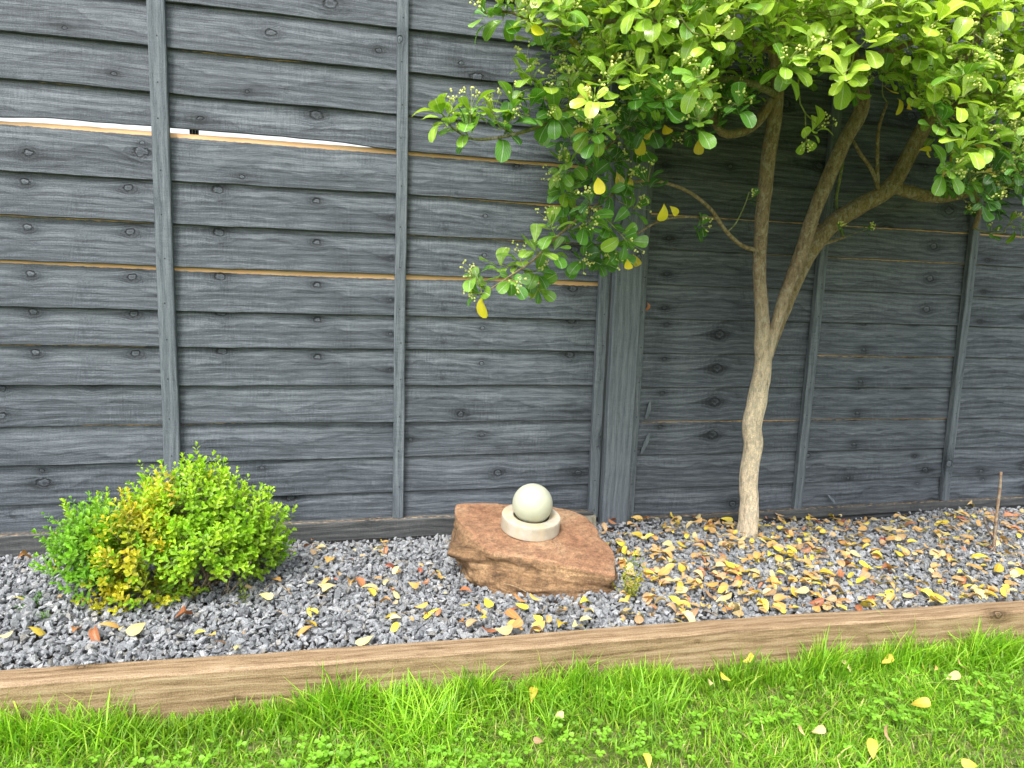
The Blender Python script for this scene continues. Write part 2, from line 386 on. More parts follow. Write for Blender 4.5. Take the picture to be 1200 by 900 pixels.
def stick(name, p0, p1, wx, wy, mat, seed, parent, wob=.0015, nails=None, n=None, over=None):
    """vertical timber (batten, post) with eased edges and a slight waver; its front face looks to -y"""
    n = n or 30; t = np.linspace(0, 1, n+1); r = np.random.default_rng(seed)
    c = np.outer(1-t, p0)+np.outer(t, p1)
    c[:, 0] += sum(np.sin(t*f+r.uniform(0, 6))*wob/(1+k) for k, f in enumerate((3.1, 7.7, 15)))
    L = np.linalg.norm(np.subtract(p1, p0)); hw = wx/2; e = .0022
    prof = [(-hw, wy), (-hw, e), (-hw+e, 0), (0, 0), (hw-e, 0), (hw, e), (hw, wy)]
    V = []; UV = []; OV = []; us = r.uniform(0, 50); acc = 0
    for k, (dx, dy) in enumerate(prof):
        if k: acc += math.hypot(dx-prof[k-1][0], dy-prof[k-1][1])
        P = c.copy(); P[:, 0] += dx+r.normal(0, .0003, n+1); P[:, 1] += dy
        V.append(P); UV.append(np.stack([t*L+us, np.full(n+1, acc+us*.31)], 1))
        OV.append(np.full(n+1, (-.004 if k else -.001) if over is None else over))
    m_ = len(prof); w = n+1
    F = [np.stack([k*w+np.arange(n), k2*w+np.arange(n), k2*w+np.arange(n)+1, k*w+np.arange(n)+1], 1) for k in range(m_) for k2 in [(k+1) % m_]]
    V = np.concatenate(V); UV = np.concatenate(UV); OV = np.concatenate(OV)
    F = [np.concatenate(F), ]
    caps = np.array([[k*w+e_ for k in range(m_)] for e_ in (0, n)])
    caps[0] = caps[0][::-1].copy() if False else caps[0]
    me = mesh_np(name, V, F+[caps], mat, {'over': OV}, uv=UV)
    o = obj(name, me, parent)
    if nails:
        for z in nails:
            x = np.interp(z, [p0[2], p1[2]], [p0[0], p1[0]])+r.uniform(-.003, .003); y = np.interp(z, [p0[2], p1[2]], [p0[1], p1[1]])-.0004
            k = np.arange(8)*pi/4; Vn = np.c_[x+np.cos(k)*.0019, np.full(8, y), z+np.sin(k)*.0019]; Vn = np.r_[Vn, Vn*[1, 0, 1]+[0, y+.004, 0]]
            Fn = [np.array([[i, (i+1) % 8, 8+(i+1) % 8, 8+i] for i in range(8)]), np.array([[7, 6, 5, 4, 3, 2, 1, 0]])]
            obj('nail', mesh_np('nail', Vn, Fn, M_nail), o)
    return o
def rail(name, x0, x1, z0, z1, y, th, parent, seed, tilt=0.0):
    n = 90; xs = np.linspace(x0, x1, n+1); r = np.random.default_rng(seed)
    wz = sum(np.sin(xs*f+r.uniform(0, 6))*.0014/(1+k) for k, f in enumerate((2.3, 6.1, 14))) + r.normal(0, .0004, n+1)
    prof = [(y+th, z0), (y, z0), (y, z1-.003), (y+.003, z1), (y+th, z1+.001)]
    V = []; UV = []; OV = []; us = r.uniform(0, 50)
    for k, (yy, z) in enumerate(prof):
        V.append(np.stack([xs, np.full(n+1, yy)+r.normal(0, .0003, n+1), z+wz+tilt*(xs-x0)], 1))
        UV.append(np.stack([xs+us, np.full(n+1, [-.02, 0, z1-z0, z1-z0+.004, z1-z0+.024][k])+us*.3], 1)); OV.append(np.full(n+1, [-.01, -.01, -.0035, .0004, -.0010][k]))
    w = n+1; F = np.concatenate([np.stack([k*w+np.arange(n), k*w+np.arange(n)+1, ((k+1) % 5)*w+np.arange(n)+1, ((k+1) % 5)*w+np.arange(n)], 1) for k in range(5)])
    return obj(name, mesh_np(name, np.concatenate(V), F, MW_rail, {'over': np.concatenate(OV)}, uv=np.concatenate(UV)), parent)

XL0, XL1, XR0, XR1 = -3.25, -.002, .112, 3.3
# left panel -------------------------------------------------
PL = empty('lap_fence', (-.6, .01, 0))
tag(PL, 'dark grey lap board fence panel left of the square post, with a daylight gap', 'fence')
zl = [.040, .134, .240, .340, .446, .549, .643, .757, .866, .9746, 1.0995, 1.185, 1.294, 1.404, 1.512, 1.622, 1.735]
gx = [-3.3, -1.9, -1.552, -1.442, -1.376, -1.222, -1.187, -.93, -.758, -.65, -.577, -.211, 0]
def bot_gap(x): return np.interp(x, gx, [1.096, 1.094, 1.0962, 1.1045, 1.1035, 1.1042, 1.1040, 1.1035, 1.1005, 1.0930, 1.0905, 1.0890, 1.089])
def top_gap(x): return np.interp(x, [-3.3, -1.9, -1.552, -1.442, -1.331, -1.185, -1.0, -.93, -.758, -.686, -.60, -.2, 0], [1.100, 1.097, 1.0897, 1.0925, 1.0930, 1.0930, 1.0945, 1.0940, 1.0945, 1.0950, 1.099, 1.100, 1.100])
def dl(*pts):
    a = np.array(pts, float); return lambda x: np.interp(x, a[:, 0], a[:, 1])
DL = {i: dl((-4, .003)) for i in range(20)}
DL[1] = dl((-3, .001), (-1.3, -.0012), (-1.2, .003), (0, .003))
DL[2] = dl((-3, -.001), (-1.2, -.0012), (-.9, .002), (0, .002))
DL[4] = dl((-3, .0), (-1.25, -.0016), (-1.2, .003), (0, .003))
DL[6] = dl((-3, -.004), (-1.5, -.006), (-1.2, -.010), (-.9, -.0125), (-.6, -.0125), (-.35, -.007), (-.15, -.012), (0, -.012))
DL[7] = dl((-3, -.0015), (-1.25, -.0012), (-1.15, .003), (0, -.001))
DL[8] = dl((-3, .001), (-1.6, .0), (-.6, .003), (-.4, -.001), (-.15, -.0065), (0, -.007))
DL[10] = dl((-3, .002), (-.62, .001), (-.58, -.002), (-.2, -.001), (0, .002))
DL[11] = dl((-3, .003), (-1.2, .002), (-1.1, -.0015), (-.9, -.0015), (-.8, .003), (0, .003))
for i, z in enumerate(zl):
    nxt = zl[i+1] if i+1 < len(zl) else z+.105
    expo = nxt-z; bt = tp = None
    H = expo+.013
    if i == 9: tp = top_gap; expo = .1068
    if i == 10: bt = bot_gap
    sd_ = {7: 5, 6: 5, 5: 5, 8: 5, 4: 5}.get(i, i+40)
    me = board_mesh(XL0, XL1, z, H, expo, sd_, DL[i] if i != 9 else dl((-4, .0)), bot=bt, top=tp, wav=.0030 if i in (2, 3, 8) else .0024)
    obj('board', me, PL)
rail('base_rail', XL0, -.004, .006, .059, -.024, .034, PL, 5)
zl_n = [z+.02 for z in zl]
def batten_at(panel, px0, py0, px1, py1, wx, yf, z0, z1, seed, wy=.0185, over=None):
    a = at(px0, py0, Y=yf); b = at(px1, py1, Y=yf)
    s = (b.x-a.x)/(b.z-a.z)
    xa = a.x+s*(z0-a.z); xb = a.x+s*(z1-a.z)
    zz = zl_n if panel is PL else [z+.02 for z in zr]
    return stick('batten', (xa, yf, z0), (xb, yf, z1), wx, wy, MW_batten, seed, panel, nails=[z for z in zz if z0+.02 < z < min(z1, 1.5)], over=over)
batten_at(PL, 199, 500, 181, 0, .0395, -.019, .061, 1.83, 3, over=-.004)
batten_at(PL, 467, 600, 472, 0, .0300, -.019, .061, 1.83, 4, over=-.004)
batten_at(PL, 696, 590, 711, 310, .0310, -.019, .035, 1.83, 6)
stick('batten', (-1.79, -.019, .061), (-1.79, -.019, 1.83), .036, .0185, MW_batten, 21, PL)
stick('batten', (-2.38, -.019, .061), (-2.38, -.019, 1.83), .036, .0185, MW_batten, 22, PL)
# right panel ------------------------------------------------
PR = empty('lap_fence', (.75, .01, 0))
tag(PR, 'dark grey lap board fence panel right of the square post, behind the tree', 'fence')
zr = [.020, .117, .223, .330, .438, .545, .653, .756, .863, .968, 1.074, 1.181, 1.289, 1.397, 1.505, 1.613, 1.72]
DR = {i: dl((-4, .003)) for i in range(20)}
DR[2] = dl((0, -.002), (.7, -.0035), (.76, -.002), (1.3, -.0035), (1.4, .001), (3, .001))
DR[0] = dl((0, .003), (.60, .002), (.66, -.003), (.74, -.003), (.8, .003), (3, 0))
DR[4] = dl((0, .002), (.7, .002), (.76, -.0028), (1.33, -.0015), (1.4, .002), (3, .002))
DR[3] = dl((0, .003), (1.34, .003), (1.4, -.0016), (3, -.001))
DR[7] = dl((0, .002), (.76, -.001), (1.34, -.001), (1.38, .0), (3, .001))
DR[8] = dl((0, -.0045), (1.2, -.0045), (1.4, -.006), (3, -.004))
DR[6] = dl((0, -.001), (.4, .003), (3, .003))
for i, z in enumerate(zr):
    nxt = zr[i+1] if i+1 < len(zr) else z+.105
    sd_ = {2: 77, 3: 77, 4: 77, 5: 77, 6: 78, 7: 78, 8: 78}.get(i, i+90)
    obj('board', board_mesh(XR0, XR1, z, nxt-z+.013, nxt-z, sd_, DR[i], wav=.0024), PR)
rail('base_rail', .136, XR1, -.030, .026, -.023, .034, PR, 9, tilt=.006)
batten_at(PR, 740, 590, 757, 295, .0235, -.0155, .0, 1.83, 7)
batten_at(PR, 936, 585, 966, 298, .0300, -.019, .032, 1.83, 8)
batten_at(PR, 1110, 575, 1144, 280, .0300, -.019, .036, 1.83, 9)
stick('batten', (1.935, -.019, .036), (1.935, -.019, 1.83), .03, .0185, MW_batten, 31, PR)
stick('batten', (2.53, -.019, .036), (2.53, -.019, 1.83), .03, .0185, MW_batten, 32, PR)
# splinters of torn wood hanging off the boards' ends beside the post
def splinter(P0, P1, w, parent, mat):
    P0, P1 = Vector(P0), Vector(P1); d = (P1-P0); s = Vector((1, 0, 0))*w
    V = [P0-s*.3, P0+s*.25, P0+d*.45+s*.9, P1+s*.55, P1-s*.3, P0+d*.4-s*.5]
    V2 = [v+Vector((0, .004, 0)) for v in V]; n = len(V)
    F = [np.array([list(range(n)), list(range(2*n-1, n-1, -1))]), np.array([[i, n+i, n+(i+1) % n, (i+1) % n] for i in range(n)])]
    VV = np.array([v[:] for v in V+V2]); us = random.uniform(0, 9)
    return obj('splinter', mesh_np('splinter', VV, F, mat, {'over': np.full(2*n, -.01)}, uv=np.c_[VV[:, 2]+us, VV[:, 0]]), parent)
splinter(at(762, 471, Y=-.006), at(757, 491, Y=-.006), .009, PR, MW_batten)
splinter(at(761, 508, Y=-.007), at(751, 532, Y=-.009), .011, PR, MW_batten)
splinter(at(971, 580, Y=-.012), at(978, 590, Y=-.022), .009, PR, MW_batten)

for dx in (-.0075, .0, .0075):
    cl_ = at(227, 153.5, Y=.035); V = np.array([(x, y, z) for x in (-.0028, .0028) for y in (0, .012) for z in (-.012, .012)])+np.array([cl_.x+dx, cl_.y, cl_.z])
    obj('clip_prong', mesh_np('clip_prong', V, np.array([(0, 1, 3, 2), (4, 6, 7, 5), (0, 4, 5, 1), (2, 3, 7, 6), (0, 2, 6, 4), (1, 5, 7, 3)]), M_nail), PL)
# post -------------------------------------------------------
PO = empty('fence_post', (.058, 0, 0))
tag(PO, 'square blue grey wooden post standing between the two fence panels', 'post')
stick('post_timber', (.0585, -.045, -.02), (.0665, -.045, 1.88), .084, .095, MW_post, 12, PO, wob=.0012, n=60)
V = np.array([(-.075, -.034, -.02), (.004, -.036, -.02), (.004, -.030, .044), (-.072, -.028, .046), (-.075, .03, -.02), (.004, .03, -.02), (.004, .03, .044), (-.072, .03, .046)])
bm = bmesh.new()
bv = [bm.verts.new(v) for v in V]
for f in ((0, 1, 2, 3), (5, 4, 7, 6), (1, 5, 6, 2), (4, 0, 3, 7), (3, 2, 6, 7)): bm.faces.new([bv[i] for i in f])
bmesh.ops.subdivide_edges(bm, edges=bm.edges, cuts=5, use_grid_fill=True)
for v in bm.verts: v.co += Vector(mnoise.noise_vector(v.co*50))*.003
me = bpy.data.meshes.new('concrete_footing'); bm.to_mesh(me); bm.free(); me.materials.append(M_foot)
tag(obj('concrete_footing', me), 'small rough concrete lump at the foot of the post behind the stone slab', 'concrete')

# black membrane at the right panel and post, black strip under the left panel
def ribbon(name, pts, h, mat):
    n = len(pts)*8; t = np.linspace(0, len(pts)-1, n); P = np.array(pts, float)
    c = np.stack([np.interp(t, range(len(pts)), P[:, k]) for k in range(3)], 1)
    c[:, 1] += np.sin(t*5)*.002; c[:, 2] += np.sin(t*3.1)*.0015
    prof = [(.012, -.02), (-.006, -.012), (-.010, h*.5), (-.004, h), (.006, h+.002), (.012, h*.6)]
    V = np.concatenate([c+[0, a, b] for a, b in prof]); m_ = len(prof)
    F = np.concatenate([np.stack([k*n+np.arange(n-1), k*n+np.arange(n-1)+1, k2*n+np.arange(n-1)+1, k2*n+np.arange(n-1)], 1) for k in range(m_) for k2 in [(k+1) % m_]])
    return obj(name, mesh_np(name, V, F, mat, smooth=True))
tag(ribbon('black_strip', [(.30, -.035, -.010), (.6, -.04, -.004), (.9, -.042, -.006), (1.2, -.04, -.004), (1.6, -.042, -.002), (2.2, -.04, -.004), (3.2, -.04, -.003)], .012, M_mem), 'black plastic weed membrane edge along the foot of the right fence panel', 'membrane')
tag(ribbon('black_strip', [(-.035, -.06, .004), (.03, -.075, .010), (.09, -.072, .013), (.15, -.06, .016), (.18, -.05, .010)], .008, M_mem), 'crumpled black plastic membrane poking up at the foot of the square post', 'membrane')
tag(ribbon('black_strip', [(-3.0, -.02, -.02), (-1.0, -.022, -.016), (-.45, -.02, -.014), (-.08, -.02, -.016)], .012, M_mem), 'black strip in the gap under the left fence panel', 'membrane')

# ------------------------------------------------------------------ timber edging
n = 160; xs = np.linspace(-3.3, 3.3, n+1); r = np.random.default_rng(3)
yb = edge_back(xs); wv = sum(np.sin(xs*f+r.uniform(0, 6))*.0012/(1+k) for k, f in enumerate((1.9, 5.1, 13)))
prof = [(.0, -.10), (0, .016), (-.003, .0195), (-.03, .0205), (-.0495, .0190), (-.0535, .0145), (-.0545, -.04), (-.055, -.10)]
V = []; UV = []; acc = 0
for k, (dy, z) in enumerate(prof):
    if k: acc += math.hypot(dy-prof[k-1][0], z-prof[k-1][1])
    V.append(np.stack([xs, yb+dy+wv+r.normal(0, .0004, n+1), np.full(n+1, z)+wv*.6+.003*np.exp(-((xs-.1)/.5)**2)+r.normal(0, .0003, n+1)], 1)); UV.append(np.stack([xs+3, np.full(n+1, acc)], 1))
w = n+1; k_ = len(prof)
F = np.concatenate([np.stack([k*w+np.arange(n), k*w+np.arange(n)+1, k2*w+np.arange(n)+1, k2*w+np.arange(n)], 1) for k in range(k_) for k2 in [(k+1) % k_]])
tag(obj('timber_edging', mesh_np('timber_edging', np.concatenate(V), F[:, ::-1], MW_edge, uv=np.concatenate(UV))), 'long light brown sawn timber edging between the grey gravel and the lawn', 'edging')

# ------------------------------------------------------------------ gravel
def gheight(x, y):
    return .006*np.sin(x*5.1+1)+.004*np.sin(x*11+y*7)+.004*np.sin(y*14-x*3+2)+.008*np.exp(-((x+1.25)/.35)**2-((y+.15)/.15)**2)+.006*np.exp(-((x-.2)/.3)**2)
def chip_variants(nv, seed):
    out = []; r = random.Random(seed)
    for i in range(nv):
        bm = bmesh.new(); ax = (r.uniform(.75, 1.35), r.uniform(.6, 1.0), r.uniform(.45, .8))
        for k in range(r.choice((9, 10, 11, 12))):
            v = Vector((r.gauss(0, 1), r.gauss(0, 1), r.gauss(0, 1))).normalized()*r.uniform(.8, 1.05)
            bm.verts.new((v.x*ax[0], v.y*ax[1], v.z*ax[2]))
        res = bmesh.ops.convex_hull(bm, input=bm.verts)
        bmesh.ops.delete(bm, geom=[v for v in bm.verts if not v.link_faces], context='VERTS')
        bm.verts.index_update(); bmesh.ops.triangulate(bm, faces=bm.faces)
        out.append((np.array([v.co[:] for v in bm.verts]), np.array([[v.index for v in f.verts] for f in bm.faces]))); bm.free()
    return out
chips = chip_variants(60, 4)
def rotmats(n, r, flat=1.0):
    q = r.normal(size=(n, 4)); q[:, 1:3] *= flat; q /= np.linalg.norm(q, axis=1)[:, None]
    w_, x, y, z = q.T
    return np.stack([1-2*(y*y+z*z), 2*(x*y-z*w_), 2*(x*z+y*w_), 2*(x*y+z*w_), 1-2*(x*x+z*z), 2*(y*z-x*w_), 2*(x*z-y*w_), 2*(y*z+x*w_), 1-2*(x*x+y*y)], 1).reshape(n, 3, 3)
GV = []; GF = []; GC = []; off = 0
def lay_gravel(sp, zoff, size, jit, x0=-2.7, x1=2.9):
    global off
    xs_, ys_ = np.meshgrid(np.arange(x0, x1, sp), np.arange(-.76, .0, sp*.92))
    x = xs_.ravel()+rng.uniform(-.5, .5, xs_.size)*sp; y = ys_.ravel()+rng.uniform(-.5, .5, xs_.size)*sp
    ok = (y > edge_back(x)+.006) & (y < -.012-.02*(x > .1)); x, y = x[ok], y[ok]; n = len(x)
    s = size*rng.lognormal(0, .24, n); z = gheight(x, y)+zoff+rng.normal(0, jit, n)
    near = (y-edge_back(x)) < .05; z[near] = np.minimum(z[near], zoff+.006)
    R = rotmats(n, rng, .45); vi = rng.integers(0, len(chips), n)
    base = rng.choice(5, n, p=[.38, .26, .18, .12, .06])
    pal = np.array([(.235, .245, .258), (.285, .295, .308), (.195, .205, .220), (.34, .345, .350), (.255, .248, .228)])
    col = pal[base]*rng.uniform(.78, 1.28, n)[:, None]
    for k, (cv, cf) in enumerate(chips):
        I = np.where(vi == k)[0]
        if not len(I): continue
        P = np.einsum('nij,vj->nvi', R[I], cv)*s[I][:, None, None]+np.stack([x[I], y[I], z[I]], 1)[:, None, :]
        nvv = len(cv); GV.append(P.reshape(-1, 3)); GC.append(np.repeat(col[I], nvv, 0))
        GF.append((cf[None]+(np.arange(len(I))*nvv)[:, None, None]).reshape(-1, 3)+off); off += nvv*len(I)
lay_gravel(.0128, -.008, .0086, .002)
lay_gravel(.0130, .0010, .0086, .0024)
lay_gravel(.0240, .0065, .0084, .0025)
tag(obj('gravel', mesh_np('gravel', np.concatenate(GV), np.concatenate(GF), M_gravel, {'col': np.concatenate(GC)})), 'grey angular granite gravel covering the bed between fence and timber edging', 'gravel', kind='stuff')

# ------------------------------------------------------------------ stone slab, plinth and globe
pn = Vector((0, -sin(radians(7.5)), cos(radians(7.5)))); p0 = Vector((-.35, -.47, .074))
pn.x = .03; pn.normalize()
top_px = [(535, 589), (560, 588), (592, 590), (640, 592), (681, 601), (702, 626), (720, 664), (721, 677), (700, 670), (680, 665), (652, 658), (624, 654), (600, 651), (580, 648), (566, 640), (552, 625), (540, 612), (533, 600)]
bot_px = [(536, 655), (543, 670), (562, 685), (588, 694), (615, 697), (640, 699), (690, 703), (712, 701), (723, 684)]
T3 = [at(x, y, plane=(p0, pn)) for x, y in top_px]
B3 = [at(x, y, Z=.0) for x, y in bot_px]
B3 = [b for b in B3]
cen = sum(T3, Vector())/len(T3)
def polar(pts):
    a = np.array([math.atan2(p.y-cen.y, p.x-cen.x) for p in pts]); rr = np.array([math.hypot(p.x-cen.x, p.y-cen.y) for p in pts])
    i = np.argsort(a); return a[i], rr[i]
ta, tr_ = polar(T3)
backs = [Vector((T3[i].x, T3[i].y-.02, 0)) for i in (1, 2, 3, 4, 5)]+[Vector((T3[0].x-.01, T3[0].y-.03, 0))]
ba, br = polar(B3+backs)
NA = 220; th = np.linspace(-pi, pi, NA, endpoint=False)
rt = np.interp(th, ta, tr_, period=2*pi); rb = np.interp(th, ba, br, period=2*pi)
def sm(a, k):
    for _ in range(k): a = (np.roll(a, 1)+2*a+np.roll(a, -1))/4
    return a
rt = sm(rt, 2); rb = sm(rb, 5)
rows = [(s_, 0.0) for s_ in np.linspace(.03, .90, 26)]+[(.93, 0), (.955, .0), (.975, .004), (.99, .02), (1.0, .05)]+[(1.0, t_) for t_ in np.linspace(.09, 1.15, 30)]
V = []; SD = []
for (s_, t_) in rows:
    for j in range(NA):
        r_ = rt[j]*s_ if t_ < .06 else rt[j]*(1-t_)+rb[j]*t_
        x = cen.x+cos(th[j])*r_; y = cen.y+sin(th[j])*r_
        ztop = p0.z-(pn.x*(x-p0.x)+pn.y*(y-p0.y))/pn.z
        xt = cen.x+cos(th[j])*rt[j]; yt = cen.y+sin(th[j])*rt[j]; zt = p0.z-(pn.x*(xt-p0.x)+pn.y*(yt-p0.y))/pn.z
        z = ztop if t_ < .06 else zt*(1-t_)+(-.0)*t_
        z -= max(0, (s_-.93)/.07)**2*.0035 if t_ < .06 else .0035*(1-t_)
        P = Vector((x, y, z))
        # left nub sticks out at mid height, broken front face
        if t_ >= .06:
            out = Vector((cos(th[j]), sin(th[j]), 0))
            left = exp(-((math.remainder(th[j]-pi*.99, 2*pi))/.35)**2)
            P += out*left*.055*exp(-((t_-.38)/.25)**2)
            f1 = mnoise.fractal(Vector((P.x*14, P.y*14, P.z*26)), .9, 2.1, 4)
            fr = mnoise.noise(Vector((P.x*9+3, P.y*9, P.z*60)))
            P += out*(f1*.0115+fr*.006)*min(1, (t_-.04)*5)
            cav = exp(-((P.x-(-.43))/.05)**2-((t_-.42)/.22)**2)*(1 if y < cen.y else 0)
            P -= out*cav*.022
        else:
            f1 = mnoise.fractal(Vector((P.x*11, P.y*16, 0)), .9, 2.1, 4)
            f2 = mnoise.noise(Vector((P.x*3, P.y*22+P.x*9, 4)))
            P.z += f1*.0038+f2*.0022+.010*exp(-((x+.47)/.035)**2-((y+.28)/.07)**2)
            fl = (s_ > .94)*mnoise.noise(Vector((x*30, y*30, 7)))*.0035; P.z += fl
        V.append(P[:]); SD.append(1.0 if t_ > .1 else (t_/.1 if t_ > .03 else 0.0))
k = len(rows); i = np.arange(NA); F = []
for rr in range(k-1):
    F.append(np.stack([rr*NA+i, (rr+1)*NA+i, (rr+1)*NA+(i+1) % NA, rr*NA+(i+1) % NA], 1))
V.append(tuple(np.mean(np.array(V[:NA]), 0))); SD.append(0)
tri = np.stack([np.full(NA, len(V)-1), i, (i+1) % NA], 1)
slab = tag(obj('stone_slab', mesh_np('stone_slab', np.array(V), [np.concatenate(F), tri], M_rock, {'side': np.array(SD)}, smooth=True)), 'reddish brown sandstone slab lying on the gravel in front of the fence', 'stone')

def lathe(prof, n, axis_m, mat, name, parent=None, jit=0):
    a = np.arange(n)*2*pi/n; V = []
    for (r_, z) in prof:
        for t in a: V.append(axis_m @ Vector((r_*cos(t), r_*sin(t), z)))
    i = np.arange(n); F = np.concatenate([np.stack([k*n+i, k*n+(i+1) % n, (k+1)*n+(i+1) % n, (k+1)*n+i], 1) for k in range(len(prof)-1)])
    return obj(name, mesh_np(name, np.array([v[:] for v in V]), F, mat, smooth=True), parent)
GL = tag(empty('garden_globe', cen), 'creamy white globe in a round pale concrete base sitting on the sandstone slab', 'ornament')
pc = at(621, 619, plane=(p0, pn))+pn*.0005
Rm = pn.to_track_quat('Z', 'Y').to_matrix().to_4x4(); Rm.translation = pc
Rr, Hh = .0780, .0385
prof = [(.0, .001), (Rr-.003, .0), (Rr-.0014, .0003), (Rr-.0002, .0012), (Rr, .003), (Rr, .010), (Rr, Hh*.5), (Rr, Hh-.009), (Rr, Hh-.0022), (Rr-.0008, Hh-.0007), (Rr-.0024, Hh), (Rr-.008, Hh), (.056, Hh), (.050, Hh-.0002), (.0475, Hh-.0015), (.0465, Hh-.005), (.046, .012), (.0, .012)]
ring_ = lathe(prof, 96, Rm, M_conc, 'base', GL)
bc = pc+pn*(Hh+.032)
Gm = Rm.copy(); Gm.translation = bc
gp = [(.0530*sin(t), -.0530*cos(t)) for t in np.linspace(0.001, pi-.001, 49)]
lathe(gp, 96, Gm, M_globe, 'globe', GL)

# ------------------------------------------------------------------ leaf shapes
def leaf_shape(L, Wd, nl=7, fold=.18, curl=.15, pet=.12, obov=.62, twist=0.0, seed=0, cross=2):
    """leaf along +x from the petiole, upper side +z; returns V, Q, UV (u across -1..1, v along)"""
    r = random.Random(seed); V = []; UV = []
    ts = [sin(pi/2*i/nl)**1.15 for i in range(nl+1)]; m_ = 2*cross+1
    for t in ts:
        w_ = Wd*.5*(sin(pi*min(1, t**obov*1.0)) if False else (t**1.05*(1-t)**.34)*1.97) if 0 < t < 1 else (Wd*.02)
        for k in range(-cross, cross+1):
            u = k/cross; y = u*w_; x = L*(pet+(1-pet)*t)
            z = fold*abs(y) + curl*L*(-(t-.3)**2)*1.2 + twist*y*t + .05*w_*sin(t*9+k+seed)
            V.append((x, y, z)); UV.append((u, t))
    Q = [(i*m_+k, (i+1)*m_+k, (i+1)*m_+k+1, i*m_+k+1) for i in range(nl) for k in range(m_-1)]
    b = len(V); pw = .0009
    z0 = curl*L*-.09*1.2
    V += [(0, -pw, 0), (0, pw, 0), (L*pet, pw, z0), (L*pet, -pw, z0)]; UV += [(0, 0)]*4; Q.append((b, b+3, b+2, b+1))
    return np.array(V), np.array(Q), np.array(UV)
SH = [leaf_shape(1.0, .62, 7, fold=.20, curl=c, twist=tw, seed=i) for i, (c, tw) in enumerate(((.35, .0), (.55, .15), (.15, -.2), (.8, .1), (.4, -.1), (-.2, .2)))]
SHF = [leaf_shape(1.0, w_, 6, fold=f, curl=c, twist=tw, seed=10+i) for i, (w_, f, c, tw) in enumerate(((.56, .15, .25, .1), (.52, .3, .55, .3), (.50, .7, .3, -.3), (.60, .05, -.4, .2), (.52, -.3, .5, 0), (.46, 1.2, 1.0, .5), (.58, .15, .1, -.2), (.48, -.45, -.5, .5)))]
def frame(d, up):
    d = d.normalized(); z = (up-d*up.dot(d))
    if z.length < 1e-4: z = d.orthogonal()
    z.normalize(); y = z.cross(d); return Matrix((d, y, z)).transposed()

# ------------------------------------------------------------------ tubes
def smooth_path(pts, sub=4):
    P = [Vector(p[:3]) for p in pts]; R = [p[3] for p in pts]; out = []
    for i in range(len(P)-1):
        a = P[i-1] if i else P[i]*2-P[i+1]; b, c = P[i], P[i+1]; d = P[i+2] if i+2 < len(P) else P[i+1]*2-P[i]
        for s_ in range(sub):
            t = s_/sub
            q = .5*((2*b)+(c-a)*t+(2*a-5*b+4*c-d)*t*t+(3*b-a-3*c+d)*t**3); out.append((q, R[i]*(1-t)+R[i+1]*t))
    out.append((P[-1], R[-1])); return out
def tube(buf, path, nseg, colf, lump=0.0, cap=True):
    n = len(path); V = []; COL = []; prev = None
    for i, (p, r_) in enumerate(path):
        d = (path[min(i+1, n-1)][0]-path[max(i-1, 0)][0]).normalized()
        x = (prev-d*prev.dot(d)) if prev is not None else d.orthogonal()
        if x.length < 1e-5: x = d.orthogonal()
        x.normalize(); prev = x; y = d.cross(x)
        for k in range(nseg):
            a = 2*pi*k/nseg; o = x*cos(a)+y*sin(a); rr = r_
            if lump: rr *= 1+lump*mnoise.noise((p+o*r_)*22)+lump*.5*mnoise.noise((p+o*r_)*70)
            V.append((p+o*rr)[:]); COL.append(colf(p, o))
    i = np.arange(nseg); Q = [np.stack([k*nseg+i, k*nseg+(i+1) % nseg, (k+1)*nseg+(i+1) % nseg, (k+1)*nseg+i], 1) for k in range(n-1)]
    V.append(path[-1][0][:]); COL.append(colf(path[-1][0], Vector((0, 0, 1))))
    T = np.stack([(n-1)*nseg+i, (n-1)*nseg+(i+1) % nseg, np.full(nseg, len(V)-1)], 1)
    buf.add(V, np.concatenate(Q), T, a=np.array(COL))

# ------------------------------------------------------------------ tree
BASE = at(876, 626, Z=0.0)
TREE = empty('evergreen_tree', BASE)
tag(TREE, 'small evergreen tree with forked pale trunk and glossy green leaves by the fence', 'tree')
def bcol(p, o):
    t = min(1, max(0, (p.z-.38)/.40)); a = Vector((.72, .60, .42)); b = Vector((.27, .20, .125))
    return (a*(1-t)+b*t)[:]
def bcol3(p, o): return (.26, .195, .10)
def gcol(p, o): return (.20, .24, .08)
def ptp(px, py, Y, rpx):
    p = at(px, py, Y=Y); d = (p-CAM).dot(_fw); return (p.x, p.y, p.z, .93*rpx*d/FPX)
trunk = Buf()
Y0 = BASE.y
st1 = [ptp(874, 640, Y0, 14.5), ptp(876, 622, Y0, 13), ptp(878, 590, Y0, 11.5), ptp(877, 560, Y0, 11.5), ptp(883, 520, Y0-.005, 11.5), ptp(881, 500, Y0-.005, 12), ptp(887, 470, Y0-.01, 12), ptp(894, 430, Y0-.01, 10.5), ptp(893, 405, Y0-.015, 9.5), ptp(893, 370, Y0-.02, 8.5), ptp(890, 320, Y0-.03, 8), ptp(892, 270, Y0-.04, 8.2), ptp(896, 225, Y0-.05, 9), ptp(901, 180, Y0-.06, 9), ptp(907, 145, Y0-.07, 9), ptp(911, 100, Y0-.09, 8), ptp(905, 50, Y0-.12, 7), ptp(895, 0, Y0-.15, 6), ptp(880, -80, Y0-.2, 4)]
